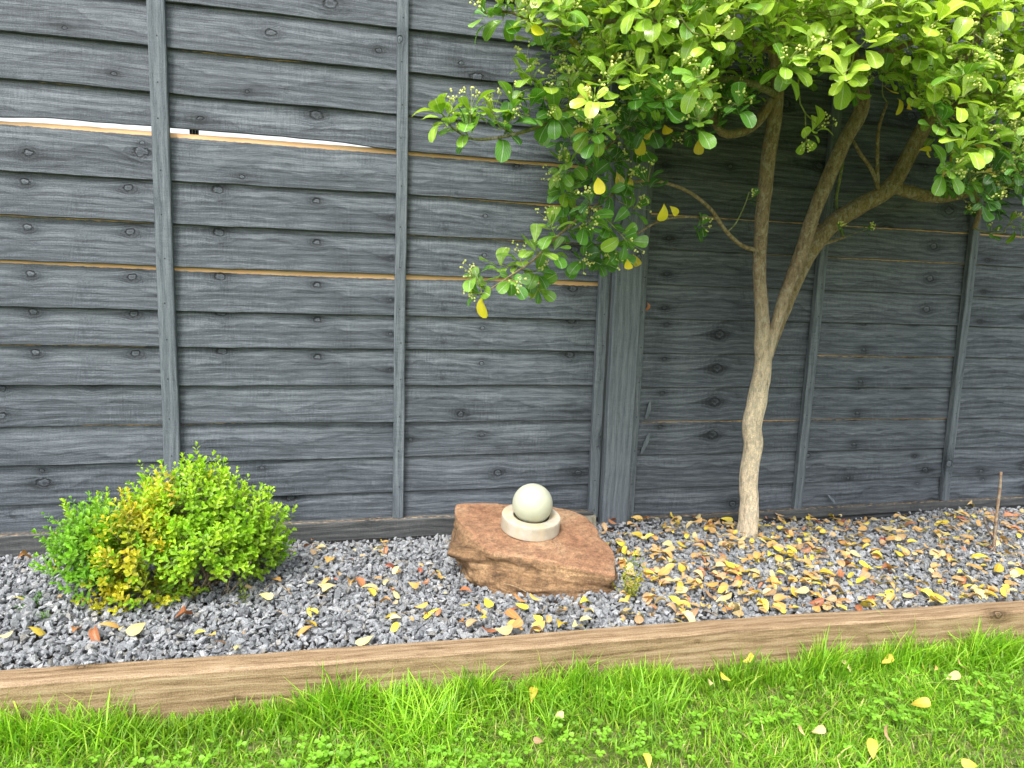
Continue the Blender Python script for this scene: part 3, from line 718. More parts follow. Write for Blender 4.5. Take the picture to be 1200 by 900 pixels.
st2 = [ptp(892, 440, Y0, 7), ptp(898, 415, Y0-.01, 8), ptp(908, 385, Y0-.02, 7), ptp(920, 345, Y0-.03, 7.5), ptp(938, 300, Y0-.04, 8.5), ptp(952, 255, Y0-.05, 8.5), ptp(970, 210, Y0-.065, 9), ptp(990, 165, Y0-.08, 9), ptp(1010, 125, Y0-.10, 9), ptp(1005, 85, Y0-.12, 8.5), ptp(995, 50, Y0-.15, 8), ptp(1005, 0, Y0-.18, 7), ptp(1020, -80, Y0-.2, 5)]
st3 = [ptp(898, 425, Y0+.012, 6), ptp(906, 395, Y0+.018, 8), ptp(920, 360, Y0+.02, 8.5), ptp(936, 320, Y0+.02, 9.5), ptp(952, 290, Y0+.02, 10.5), ptp(975, 263, Y0+.015, 10.5), ptp(1005, 243, Y0+.01, 10.5), ptp(1035, 226, Y0, 10.5), ptp(1050, 210, Y0-.01, 9.5), ptp(1062, 188, Y0-.02, 9), ptp(1074, 165, Y0-.03, 9.5), ptp(1088, 140, Y0-.05, 9.5), ptp(1110, 90, Y0-.07, 10), ptp(1140, 50, Y0-.1, 8), ptp(1170, 0, Y0-.12, 6)]
st4 = [ptp(1046, 220, Y0-.01, 7), ptp(1066, 225, Y0-.02, 8), ptp(1085, 230, Y0-.03, 7.5), ptp(1110, 231, Y0-.05, 6.5), ptp(1135, 225, Y0-.07, 6), ptp(1165, 212, Y0-.1, 4.5), ptp(1210, 190, Y0-.13, 4)]
skel = []
def add_skel(path, step=1):
    for q, r_ in path[::step]: skel.append((q.copy(), r_))
for k, s_ in enumerate((st1, st2, st3, st4)):
    pth = smooth_path(s_, 5); tube(trunk, pth, 16, bcol3 if k >= 2 else bcol, lump=.08)
    add_skel(pth[40 if k < 2 else 20:] if k < 3 else pth[8:])
trunk.build('trunk', M_bark, TREE, smooth=True, org=BASE)
br_b = Buf()
def branch(pts, colf=bcol3, sub=4, n=7):
    pth = smooth_path([ptp(*p) for p in pts], sub); tube(br_b, pth, n, colf, lump=.1); add_skel(pth)
branch([(888, 294, Y0-.03, 3), (868, 287, Y0-.05, 2.8), (850, 270, Y0-.08, 2.6), (835, 248, Y0-.11, 2.4), (815, 230, Y0-.15, 2.2), (792, 218, Y0-.19, 2), (765, 212, Y0-.23, 1.8), (735, 215, Y0-.26, 1.7), (712, 232, Y0-.28, 1.6), (685, 250, Y0-.30, 1.5), (650, 280, Y0-.31, 1.4), (625, 305, Y0-.32, 1.3), (600, 322, Y0-.32, 1.2), (570, 342, Y0-.32, 1.0)])
branch([(840, 256, Y0-.10, 1.8), (805, 254, Y0-.13, 1.6), (775, 258, Y0-.16, 1.4), (745, 275, Y0-.18, 1.2), (715, 292, Y0-.2, 1.0)])
branch([(909, 110, Y0-.09, 5), (870, 95, Y0-.15, 4.5), (820, 92, Y0-.22, 4), (770, 85, Y0-.28, 3.5), (725, 85, Y0-.34, 3.2), (692, 98, Y0-.38, 2.8), (672, 120, Y0-.40, 2.6), (648, 140, Y0-.42, 2.4), (618, 153, Y0-.43, 2.2), (585, 161, Y0-.44, 2.0), (555, 163, Y0-.44, 1.7), (533, 152, Y0-.44, 1.3), (522, 140, Y0-.44, 1.0)], colf=lambda p, o: (.22, .22, .09))
branch([(905, 60, Y0-.12, 5), (850, 40, Y0-.22, 4), (780, 25, Y0-.3, 3.5), (700, 25, Y0-.38, 3), (640, 30, Y0-.44, 2.4), (600, 15, Y0-.46, 1.8), (570, 15, Y0-.47, 1.2)])
branch([(898, 10, Y0-.15, 4.5), (840, -40, Y0-.24, 4), (760, -70, Y0-.33, 3), (680, -90, Y0-.4, 2), (620, -60, Y0-.42, 1.5)])
branch([(820, 92, Y0-.2, 3), (770, 120, Y0-.22, 2.6), (735, 150, Y0-.24, 2.2), (705, 180, Y0-.26, 1.8), (680, 210, Y0-.28, 1.4)])
branch([(1000, 70, Y0-.13, 5), (960, 50, Y0-.25, 4.5), (930, 40, Y0-.38, 3.5), (900, 10, Y0-.5, 2.5)])
branch([(905, 118, Y0-.08, 7), (880, 150, Y0-.07, 6), (845, 155, Y0-.09, 5), (830, 120, Y0-.11, 4.5), (800, 90, Y0-.14, 4)])
branch([(995, 75, Y0-.12, 5), (1040, 60, Y0-.25, 4.5), (1090, 40, Y0-.36, 3.5), (1150, 20, Y0-.45, 2.5), (1210, -10, Y0-.5, 2)])
branch([(1090, 140, Y0-.05, 5), (1130, 120, Y0-.17, 4), (1170, 110, Y0-.27, 3), (1220, 115, Y0-.34, 2)])
branch([(1110, 90, Y0-.07, 5), (1150, 60, Y0-.03, 4), (1200, 30, Y0-.03, 3), (1280, 0, Y0-.05, 2.4)])
branch([(1030, 224, Y0-.005, 3), (1022, 200, Y0-.02, 2.5), (1008, 180, Y0-.04, 2.2), (1000, 165, Y0-.06, 1.6)])
branch([(1028, 215, Y0-.01, 3), (1028, 185, Y0-.02, 2.4), (1030, 150, Y0-.05, 2), (1040, 120, Y0-.1, 1.6)])
branch([(952, 290, Y0+.02, 2), (978, 282, Y0+.0, 1.8), (990, 278, Y0-.01, 1.2)])
branch([(988, 278, Y0+.03, 1.8), (980, 240, Y0+.04, 1.9), (986, 200, Y0+.03, 1.9), (992, 160, Y0+.0, 1.6)], colf=gcol)
branch([(1140, 225, Y0-.07, 3.2), (1148, 245, Y0-.09, 3), (1142, 268, Y0-.10, 2.8)])
branch([(1142, 268, Y0-.10, 1.1), (1160, 273, Y0-.13, 1.0), (1178, 272, Y0-.15, .9)], colf=gcol)
branch([(878, 225, Y0-.08, .8), (872, 242, Y0-.07, .8), (862, 262, Y0-.065, .9), (852, 272, Y0-.07, .9)], colf=gcol)

# whorls: (position, main direction, size, tone from shaded to sunlit leaf colour)
whorls = []
def wh(px, py, Y, d=(0, -.3, .9), s_=1.0, tone=.5, n=6): whorls.append((at(px, py, Y=Y), Vector(d), s_, tone, n))
Yl = Y0-.44
for px, py, d, tn in ((514, 128, (-.5, -.2, .8), .8), (527, 132, (-.1, -.4, .9), .8), (552, 128, (-.1, -.3, 1), .7), (545, 152, (-.6, -.5, .3), .6), (578, 135, (0, -.4, 1), .75), (601, 122, (.1, -.3, 1), .7), (594, 148, (.2, -.6, .4), .4), (620, 125, (.2, -.3, .9), .5), (622, 92, (-.4, -.3, .9), .85), (640, 108, (0, -.6, .8), .8), (649, 135, (-.2, -.5, -.2), .5), (617, 72, (-.5, -.3, .8), .8), (690, 130, (-.2, -.8, .4), .8), (700, 150, (.3, -.8, 0), .75), (668, 100, (-.2, -.6, .8), .85)): wh(px, py, Yl, d, 1.05, tn, 7)
for px, py, d, tn in ((566, 14, (-.8, -.3, .4), .55), (590, 22, (-.3, -.5, -.3), .6), (606, 10, (0, -.5, .7), .7), (585, 5, (-.5, -.4, .7), .7)): wh(px, py, Yl-.02, d, .9, tn)
Yh = Y0-.31
for px, py, d, tn in ((560, 345, (-.8, -.4, -.2), .35), (556, 325, (-.6, -.5, .4), .4), (585, 312, (-.4, -.4, .8), .5), (600, 330, (0, -.7, -.3), .35), (608, 300, (-.2, -.5, .8), .55), (630, 318, (.1, -.7, .1), .35), (632, 340, (.2, -.6, -.6), .45), (626, 285, (-.3, -.4, .9), .5), (650, 290, (0, -.7, .6), .35), (645, 262, (-.4, -.4, .7), .5), (668, 270, (.1, -.8, .3), .3), (672, 243, (0, -.6, .7), .35), (690, 262, (.2, -.7, .1), .3), (700, 285, (.2, -.7, -.3), .35), (702, 310, (0, -.7, -.6), .3), (683, 305, (-.2, -.6, -.2), .25), (660, 230, (-.4, -.5, .6), .3), (665, 190, (-.5, -.5, .3), .45), (655, 205, (-.7, -.4, -.2), .5), (685, 195, (0, -.7, .2), .2), (700, 210, (.2, -.7, -.2), .2), (715, 228, (.3, -.6, -.3), .2), (718, 262, (.3, -.6, .2), .3), (735, 283, (.3, -.5, -.4), .4), (722, 295, (.1, -.5, -.6), .3), (742, 245, (.5, -.5, .3), .35), (700, 175, (0, -.7, .3), .2), (720, 190, (.2, -.6, .2), .15), (738, 175, (.3, -.5, -.2), .2), (736, 205, (.3, -.6, -.2), .2), (755, 172, (.2, -.6, -.4), .25)): wh(px, py, Yh+random.uniform(-.04, .1), d, 1.0, min(1, tn+.20), 7)
rw = random.Random(31)
for k in range(16):
    px, py = rw.uniform(640, 765), rw.uniform(100, 235)
    if px > 700 and py > 215 or px < 655 and py > 205: continue
    wh(px, py, Yh+rw.uniform(-.12, .12), (rw.uniform(-.5, .4), -.6, rw.uniform(-.3, .8)), rw.uniform(.8, 1.1), rw.uniform(.15, .7), 6)
for k in range(14): wh(rw.uniform(1105, 1215), rw.uniform(165, 232), Y0-rw.uniform(.15, .4), (rw.uniform(-.5, .5), -.6, rw.uniform(-.4, .6)), rw.uniform(.7, 1.0), rw.uniform(.2, .7), 6)
wh(822, 265, Y0-.12, (.2, -.8, .1), .75, .25, 6); wh(882, 232, Y0-.08, (.2, -.7, .6), .55, .3, 4)
wh(958, 150, Y0-.38, (.3, -.7, .5), .95, 1.0, 5); wh(945, 165, Y0-.36, (-.3, -.6, -.7), .8, .8, 3)
wh(1018, 268, Y0-.03, (.5, -.6, .3), .55, .35, 5); wh(985, 266, Y0-.06, (.0, -.5, .5), .4, .4, 3)
wh(1162, 271, Y0-.14, (0, -.6, .3), .7, .45, 4); wh(1186, 258, Y0-.16, (.4, -.5, .5), .8, .7, 5); wh(1196, 268, Y0-.16, (.6, -.5, -.2), .8, .6, 4)
wh(1136, 243, Y0-.08, (-.3, -.6, -.1), .6, .4, 3)
wh(788, 160, Y0-.2, (.1, -.6, -.5), .8, .25, 5); wh(812, 158, Y0-.22, (0, -.7, -.4), .8, .2, 5); wh(866, 120, Y0-.3, (0, -.8, -.2), .9, .3, 6)
# the body of the crown: a flattened, uneven mass cut by the lines the crown really ends at
def edgewob(x): return 16*sin(x*.043)+11*sin(x*.11+2)+7*sin(x*.23)
poly = [(560, -260), (585, -90), (628, -40), (620, 5), (610, 45), (640, 75), (660, 100), (668, 135), (700, 150), (740, 160), (790, 150), (845, 128), (880, 112), (930, 95), (965, 62), (1000, 80), (1040, 95), (1070, 125), (1100, 165), (1128, 205), (1165, 225), (1215, 235), (1300, 215), (1420, 120), (1500, -60), (1380, -330), (1000, -470), (700, -400)]
def inside(x, y):
    c = False; j = len(poly)-1
    for i in range(len(poly)):
        xi, yi = poly[i]; xj, yj = poly[j]
        if (yi > y) != (yj > y) and x < (xj-xi)*(y-yi)/(yj-yi)+xi: c = not c
        j = i
    return c
pts = []; rr = random.Random(5); cell = {}
MIN = .045
tries = 0
while tries < 110000 and len(pts) < 1900:
    tries += 1
    p = Vector((rr.uniform(-.75, 2.0), rr.uniform(-.80, -.04), rr.uniform(.88, 1.98)))
    x, y, zc = proj(p)
    if not inside(x, y+(edgewob(x) if y > 20 else 0)): continue
    # rounded top of the crown, hollow middle
    ex = (p.x-.45)/1.35; ey = (p.y+.38)/.45; ez = (p.z-1.22)/.66
    q = sqrt(ex*ex+ey*ey+max(ez, 0)**2)
    if q > 1.0 or (y < -60 and rr.random() < .55): continue
    if p.z < 1.25 and x < 900 and rr.random() < .40: continue
    if y > 120 and rr.random() < .45: continue
    if q < .55 and p.y > -.5 and p.z > 1.2 and rr.random() < .6: continue
    if mnoise.noise(p*7.0+Vector((3, 1, 8)))+.45*mnoise.noise(p*15) < (-.08 if y < 15 else .14): continue
    key = tuple(int(math.floor(c/MIN)) for c in p)
    if any((p-b).length < MIN for dx in (-1, 0, 1) for dy in (-1, 0, 1) for dz in (-1, 0, 1) for b in cell.get((key[0]+dx, key[1]+dy, key[2]+dz), ())): continue
    cell.setdefault(key, []).append(p); pts.append(p)
for p in pts:
    d = Vector(((p.x-.45)*.55, (p.y+.15)*.9-.25, (p.z-1.15)*.9+.45))+Vector((rr.uniform(-.45, .45), rr.uniform(-.45, .45), rr.uniform(-.35, .45)))
    tone = min(1, max(0, .22+.55*(p.z-1.07)/.33+.35*(-.20-p.y)/.4+rr.uniform(-.30, .32)))  # sunlight put into the leaf colour: paler towards crown top and front
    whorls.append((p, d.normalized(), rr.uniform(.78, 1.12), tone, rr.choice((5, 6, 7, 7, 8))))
# twigs join each whorl to the wood
SK = np.array([s_[0][:] for s_ in skel]); twigs = 0
order = sorted(range(len(whorls)), key=lambda i: min((whorls[i][0]-s_[0]).length for s_ in skel[::3]))
skl = SK.tolist()
arr = np.zeros((len(skel)+len(whorls)*4+10, 3)); arr[:len(SK)] = SK; nn = len(SK)
for i in order:
    p, d, s_, tone, n_ = whorls[i]
    # prefer wood lying on the side the shoot comes from
    dd = np.linalg.norm(arr[:nn]-np.array(p[:]), axis=1); dirp = (arr[:nn]-np.array(p[:]))@np.array(d.normalized()[:])
    j = int(np.argmin(dd+.6*np.maximum(dirp, -.02)))
    q = Vector(arr[j]); L = (p-q).length
    mid = (p+q)/2-d.normalized()*L*.16+Vector((rr.uniform(-1, 1), rr.uniform(-1, 1), rr.uniform(-1, 1)))*L*.06
    gr = (.30, .34, .08) if tone > .55 else (.16, .18, .06)
    r1 = .0011; r0 = min(.0028, .0012+L*.006)
    pth = smooth_path([(*q, r0), (*mid, (r0+r1)/2), (*(p+d.normalized()*.004), r1)], 3)
    tube(br_b, pth, 5, (lambda p_, o_, g=gr: g))
    for qq, _ in pth[2:-1:2]: arr[nn] = qq[:]; nn += 1
br_b.build('branches', M_bark, TREE, smooth=True, org=BASE)

# leaves of each whorl
LV = []
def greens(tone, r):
    dark = Vector((.028, .088, .030)); midc = Vector((.12, .33, .035)); lit = Vector((.52, .72, .07))  # greens for shaded through sunlit leaves, light painted in
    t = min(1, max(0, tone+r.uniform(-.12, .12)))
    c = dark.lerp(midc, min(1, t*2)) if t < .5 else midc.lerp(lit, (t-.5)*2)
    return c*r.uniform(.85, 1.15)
buds = Buf(); ico_bm = bmesh.new(); bmesh.ops.create_icosphere(ico_bm, subdivisions=1, radius=1.0)
IV = np.array([v.co[:] for v in ico_bm.verts]); IF = np.array([[v.index for v in f.verts] for f in ico_bm.faces]); ico_bm.free()
def bud_spray(p, d, r, n=6, reach=.030, col=(.78, .82, .26)):
    d = d.normalized()
    for i in range(n):
        o = (d*1.0+Vector((r.uniform(-1, 1), r.uniform(-1, 1), r.uniform(-1, 1)))*.7).normalized()
        e = p+o*reach*r.uniform(.6, 1.25)
        tube(buds, [(p, .0005), ((p+e)/2+d*.003, .0004), (e, .0004)], 3, lambda a, b: (.34, .42, .10))
        for k in range(r.choice((2, 3, 4))):
            c = e+Vector((r.uniform(-1, 1), r.uniform(-1, 1), r.uniform(-1, 1)))*.0048
            buds.add(IV*r.uniform(.0018, .0027)+np.array(c[:]), None, IF, a=np.array(col)*r.uniform(.75, 1.2))
for (p, d, s_, tone, n_) in whorls:
    d = d.normalized(); ph = rr.uniform(0, 6.28); ax = d.orthogonal().normalized(); ay = d.cross(ax)
    for k in range(n_):
        a = ph+k*2.399; op = .55+.75*(1-k/n_)+rr.uniform(-.15, .15)
        rad = ax*cos(a)+ay*sin(a)
        ld = (d*cos(op)+rad*sin(op)).normalized(); ld.z -= .10
        L = .047*s_*rr.choice((.62, .8, .9, 1.0, 1.1, 1.2))
        base = p-d*.006*(n_-k)*.6
        upv = (d*1.0+Vector((0, 0, .8))-rad*.1)
        yl = (tone < .6 and rr.random() < .012)
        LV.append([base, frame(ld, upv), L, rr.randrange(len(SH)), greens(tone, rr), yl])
    if rr.random() < .72: bud_spray(p, d+Vector((0, 0, .3)), rr, rr.choice((4, 6, 8)), .034*s_)
for px, py, Y, d in ((779, 236, Y0-.2, (0, -.2, -1)), (784, 240, Y0-.2, (.4, -.2, -.7)), (735, 302, Y0-.3, (0, -.2, -1)), (741, 296, Y0-.3, (.3, -.1, -.9)), (820, 160, Y0-.25, (.2, -.3, -1)), (768, 150, Y0-.3, (-.3, -.2, -.8)), (752, 158, Y0-.3, (-.5, -.2, -.8)), (1168, 200, Y0-.3, (-1, -.4, -.1)), (1075, 176, Y0-.25, (.9, -.5, 0)), (1090, 183, Y0-.22, (-1, -.3, -.1)), (1098, 133, Y0-.3, (.9, -.3, -.1)), (1120, 140, Y0-.3, (-.9, -.5, .2)), (1034, 100, Y0-.35, (.6, -.5, -.4)), (1052, 112, Y0-.33, (.3, -.4, -.9)), (738, 205, Y0-.3, (.1, -.3, -1)), (722, 200, Y0-.3, (0, -.3, -1)), (1150, 120, Y0-.35, (.4, -.5, -.7)), (640, 38, Y0-.5, (-.9, -.3, -.3)), (1195, 95, Y0-.4, (-.6, -.5, .3)), (1112, 152, Y0-.42, (-.7, -.6, -.1)), (1140, 168, Y0-.42, (.5, -.6, -.5)), (1180, 150, Y0-.45, (-.3, -.7, -.6)), (1150, 202, Y0-.42, (1, -.4, .1)), (1062, 128, Y0-.42, (-.6, -.7, -.3)), (1175, 118, Y0-.45, (.8, -.5, .2)), (700, 205, Y0-.45, (-.2, -.6, -.8)), (778, 145, Y0-.42, (.3, -.7, -.7)), (672, 118, Y0-.5, (.3, -.8, .4))):
    LV.append([at(px, py, Y=Y), frame(Vector(d)+Vector((rr.uniform(-.4, .4), rr.uniform(-.4, .2), rr.uniform(-.3, .3))), Vector((rr.uniform(-.8, .8), -1, .5))), .050*rr.uniform(.6, .95), rr.randrange(len(SH)), Vector((.6, .5, .05)), True])
# choose the 300 that show largest: front-most leaf of each small patch of the view
cellbest = {}
for i, (b, fr_, L, sh, c, yl) in enumerate(LV):
    cpt = b+fr_.col[0]*L*.55; x, y, z = proj(cpt)
    if not (5 < x < 1195 and 5 < y < 400): continue
    face = abs(fr_.col[2].dot((CAM-cpt).normalized()))
    key = (int(x//15), int(y//15))
    sc = z-.03*face
    if key not in cellbest or sc < cellbest[key][0]: cellbest[key] = (sc, i, L*L*face/z**2+(9 if yl else 0))
best = sorted(cellbest.values(), key=lambda t: -t[2])
single = set(t[1] for t in best[:300])
fol = Buf(); leafmesh = {}; TONES = [Vector(c) for c in ((.030, .095, .030), (.065, .19, .030), (.12, .33, .035), (.20, .42, .040), (.34, .55, .05), (.52, .72, .07))]
for i, (b, fr_, L, sh, c, yl) in enumerate(LV):
    V_, Q_, UV_ = SH[sh]; R3 = np.array(fr_)
    if i in single:
        ti = 9 if yl else min(range(6), key=lambda k: (TONES[k]-c).length)
        key = (sh, ti)
        if key not in leafmesh:
            leafmesh[key] = mesh_np('leaf', V_, Q_, M_leafy if yl else M_leaf, None if yl else {'col': np.tile(TONES[ti][:], (len(V_), 1))}, uv=UV_, smooth=True)
        o = bpy.data.objects.new('leaf', leafmesh[key]); C.objects.link(o); o.parent = TREE
        o.matrix_local = Matrix.Translation(b-BASE) @ fr_.to_4x4() @ Matrix.Scale(L, 4)
        if yl: o['label'] = 'yellow leaf'
    else:
        c_ = (.62, .50, .05) if yl else c[:]
        fol.add(V_*L@R3.T+np.array(b[:]), Q_, a=np.array(c_), uv=UV_)
o = fol.build('foliage', M_leaf, TREE, smooth=True, org=BASE); o['kind'] = 'stuff'
o = buds.build('flower_buds', M_bud, TREE, org=BASE); o['kind'] = 'stuff'
print('whorls', len(whorls), 'leaves', len(LV))

# ------------------------------------------------------------------ box shrub
SB = at(205, 700, Z=0.0); SHR = empty('box_shrub', SB)
tag(SHR, 'low box shrub with lime green and some yellow leaves on the gravel at left', 'shrub')
rs = random.Random(21)
LFS = leaf_shape(1.0, .56, 3, fold=.4, curl=.3, pet=.05, seed=1, cross=1)
def sprig(buf, p, d, L, col, r, leafL=.0180, stems=None, pairs=None):
    d = d.normalized(); n = pairs or max(3, int(L/.0072)); ax = d.orthogonal().normalized(); ay = d.cross(ax); ph = r.uniform(0, 3)
    for i in range(n):
        t = i/(n-1); q = p+d*L*t; a0 = ph+i*pi/2
        for s_ in (0, pi):
            a = a0+s_+r.uniform(-.2, .2); op = 1.05-.55*t+r.uniform(-.15, .15)
            ld = d*cos(op)+(ax*cos(a)+ay*sin(a))*sin(op)
            fr_ = frame(ld, d); ll = leafL*(1.0-.25*t)*r.uniform(.8, 1.2)
            c = Vector(col)*r.uniform(.75, 1.2)*(.75+.45*t)
            buf.add(LFS[0]*ll@np.array(fr_).T+np.array(q[:]), LFS[1], a=np.array(c[:]), uv=LFS[2])
    fr_ = frame(d, ax); buf.add(LFS[0]*leafL*.8@np.array(fr_).T+np.array((p+d*L)[:]), LFS[1], a=np.array(col)*1.15, uv=LFS[2])
shb = Buf(); shs = Buf()
# lobes of the shrub: centre px, depth Y, radii (m), colour
GREEN, LIME, YEL, DKG = (.19, .45, .035), (.46, .68, .040), (.74, .60, .040), (.12, .32, .03)
Yc = SB.y+.02
lobes = [((112, 640), Yc+.02, (.118, .11, .105), GREEN), ((160, 640), Yc-.05, (.085, .09, .125), YEL), ((230, 600), Yc+.02, (.12, .12, .135), LIME), ((285, 620), Yc+.03, (.115, .11, .115), LIME), ((240, 650), Yc-.06, (.115, .09, .095), (.28, .52, .03)), ((170, 692), Yc-.05, (.11, .07, .05), (.46, .56, .035)), ((120, 672), Yc-.03, (.075, .08, .07), GREEN), ((300, 650), Yc+.05, (.08, .08, .07), (.18, .42, .03)), ((185, 600), Yc+.05, (.07, .08, .10), (.33, .54, .03))]
trunk0 = SB+Vector((.02, .03, -.01))
for (cp, Y, rad, col) in lobes:
    c = at(cp[0], cp[1], Y=Y); R_ = Vector(rad)*.90
    N = int(1100*(R_.x*R_.y*R_.z)**(2/3)*25)
    tipc = trunk0+(c-trunk0)*.55
    pth = smooth_path([(*trunk0, .0065), (*(trunk0+(c-trunk0)*.35+Vector((rs.uniform(-.02, .02), rs.uniform(-.02, .02), 0))), .0045), (*c, .003)], 4); tube(shs, pth, 6, lambda a, b: (.17, .125, .075), lump=.15)
    for i in range(N):
        v = Vector((rs.gauss(0, 1), rs.gauss(0, 1), rs.gauss(0, 1))).normalized()
        if v.z < -.55: continue
        f = rs.uniform(.62, .97) if rs.random() < .75 else rs.uniform(.3, .7)
        rough = 1+.34*mnoise.noise(v*2.9+c*9)
        p = c+Vector((v.x*R_.x, v.y*R_.y, v.z*R_.z))*f*rough
        if p.z < .008: continue
        d = (v*.9+Vector((0, 0, .75))+Vector((rs.uniform(-.3, .3), rs.uniform(-.3, .3), rs.uniform(-.2, .3))))
        rx, rz = (p.x-SB.x), p.z
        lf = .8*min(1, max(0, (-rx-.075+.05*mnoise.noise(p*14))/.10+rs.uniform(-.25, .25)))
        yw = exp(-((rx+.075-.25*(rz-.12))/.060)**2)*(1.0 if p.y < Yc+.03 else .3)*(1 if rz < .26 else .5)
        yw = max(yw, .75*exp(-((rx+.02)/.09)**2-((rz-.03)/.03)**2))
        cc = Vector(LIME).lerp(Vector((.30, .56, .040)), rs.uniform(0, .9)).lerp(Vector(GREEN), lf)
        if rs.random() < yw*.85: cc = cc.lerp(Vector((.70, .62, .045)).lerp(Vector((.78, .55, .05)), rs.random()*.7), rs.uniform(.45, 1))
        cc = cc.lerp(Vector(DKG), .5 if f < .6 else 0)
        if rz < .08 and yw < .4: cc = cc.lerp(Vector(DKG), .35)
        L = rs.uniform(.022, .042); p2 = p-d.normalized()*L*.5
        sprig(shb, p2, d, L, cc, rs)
        if rs.random() < .35:
            q = c+(p2-c)*.25; tube(shs, [(q, .0014), ((q+p2)/2+Vector((0, 0, -.004)), .0011), (p2+d.normalized()*L*.4, .0007)], 4, lambda a, b: (.20, .17, .08))
# leggy shoots standing out of the outline
for px, py, dx, dz, col in ((165, 545, -.25, 1, LIME), (170, 570, -.2, 1, GREEN), (222, 548, -.05, 1, LIME), (257, 545, .1, 1, LIME), (205, 548, 0, 1, LIME), (277, 552, .25, 1, LIME), (305, 578, .5, .9, LIME), (325, 598, .6, .8, LIME), (318, 580, .5, 1, LIME), (85, 588, -.3, 1, GREEN), (98, 595, -.1, 1, GREEN), (62, 612, -.9, .7, GREEN), (55, 604, -.9, .8, GREEN), (128, 590, .1, 1, GREEN), (145, 592, -.1, 1, YEL), (150, 580, 0, 1, YEL), (187, 568, 0, 1, LIME), (235, 560, 0, 1, LIME), (290, 562, .2, 1, LIME), (328, 612, .9, .5, LIME), (75, 625, -.9, .3, GREEN), (325, 640, .9, .2, GREEN)):
    p = at(px, py, Y=Yc+rs.uniform(-.02, .05)); d = Vector((dx, rs.uniform(-.3, .1), dz)).normalized(); L = rs.uniform(.040, .060)
    sprig(shb, p-d*L*.9, d, L, col, rs, .0120)
    q = p-d*.10; tube(shs, [(q, .0013), (p-d*.02, .0009)], 4, lambda a, b: (.20, .20, .07))
for k in range(46):
    cp, Y_, rad_, _c = lobes[rs.choice((0, 1, 2, 2, 3, 3, 4, 8))]; c = at(cp[0], cp[1], Y=Y_); v = Vector((rs.gauss(0, 1), rs.gauss(0, .8), abs(rs.gauss(0, 1))+.2)).normalized()
    p = c+Vector((v.x*rad_[0], v.y*rad_[1], v.z*rad_[2]))*rs.uniform(.92, 1.12); d = (v+Vector((0, 0, .6))).normalized()
    sprig(shb, p-d*.04, d, rs.uniform(.035, .055), GREEN if cp[0] < 110 else LIME, rs, rs.uniform(.013, .019))
# low shoots and bare stems at the foot, right side
for k in range(16):
    a = trunk0+Vector((rs.uniform(-.06, .12), rs.uniform(-.06, .03), 0)); b = a+Vector((rs.uniform(-.05, .07), rs.uniform(-.05, .02), rs.uniform(.06, .12)))
    tube(shs, smooth_path([(*a, .0022), (*((a+b)/2+Vector((rs.uniform(-.01, .01), 0, 0))), .0018), (*b, .0013)], 3), 5, lambda p_, o_: (.26, .20, .13))
for k in range(9):
    p = at(rs.uniform(278, 306), rs.uniform(672, 706), Z=.005); d = Vector((rs.uniform(-.4, .5), rs.uniform(-.5, .2), 1))
    sprig(shb, p, d, rs.uniform(.03, .06), (.20, .26, .05), rs, .0125)
o = shb.build('foliage', M_box, SHR, smooth=False, org=SB); o['kind'] = 'stuff'
o = shs.build('stems', M_bark, SHR, smooth=True, org=SB)

# ------------------------------------------------------------------ little weeds, stake
def weed(name, px, py, n, r_, h, col, label, seed, ll=.010, cat='weed'):
    p0_ = at(px, py, Z=.004); e = empty(name, p0_); tag(e, label, cat); b = Buf(); r = random.Random(seed)
    for i in range(n):
        a = r.uniform(0, 6.28); rad = r_*sqrt(r.random()); q = p0_+Vector((cos(a)*rad*.4, sin(a)*rad*.4, 0)); d = Vector((cos(a)*rad*18, sin(a)*rad*18, r.uniform(.5, 1.2)))
        sprig(b, q, d, h*r.uniform(.5, 1.1), col, r, ll)
    b.build('foliage', M_box, e, org=p0_)
weed('weed_plant', 736, 703, 16, .028, .075, (.40, .42, .05), 'thin yellow green weed beside the right end of the stone slab', 3, .011)
weed('weed_plant', 742, 668, 7, .02, .04, (.30, .42, .10), 'small pale green weed behind the yellow weed by the slab', 4, .010)
weed('weed_plant', 42, 708, 10, .03, .022, (.12, .30, .04), 'tiny green seedling clump in the gravel left of the shrub', 5, .008)
weed('weed_plant', 24, 716, 5, .02, .014, (.10, .28, .03), 'smallest green seedling in the gravel at the left edge', 6, .007)
weed('weed_plant', 52, 726, 6, .02, .016, (.14, .30, .04), 'low green seedling in the gravel nearest the edging at left', 7, .008)
weed('weed_plant', 60, 678, 5, .02, .015, (.10, .26, .03), 'green seedling beside orange leaves left of the shrub', 8, .008)
stk = Buf(); a = at(1164, 652, Z=-.01); SB_ = a.copy()
tube(stk, smooth_path([(*a, .0050), (*at(1166, 625, Y=a.y), .0048), (*at(1169, 595, Y=a.y+.002), .0040), (*at(1172, 570, Y=a.y), .0036), (*at(1173, 553, Y=a.y+.002), .0040)], 4), 9, lambda p, o: (.30, .20, .13), lump=.25)
tube(stk, smooth_path([(*at(1166, 632, Y=a.y), .0028), (*at(1158, 622, Y=a.y-.004), .0030), (*at(1153, 606, Y=a.y-.008), .0030)], 3), 7, lambda p, o: (.16, .11, .09), lump=.3)
tube(stk, smooth_path([(*at(1166, 640, Y=a.y-.004), .0022), (*at(1156, 650, Y=a.y-.02), .0020), (*at(1146, 660, Y=a.y-.04), .0014)], 3), 6, lambda p, o: (.16, .11, .09), lump=.3)
tag(stk.build('cut_stump_twig', M_bark, None, smooth=True), 'thin bare brown stem with a short side twig standing in the gravel at right', 'stem')
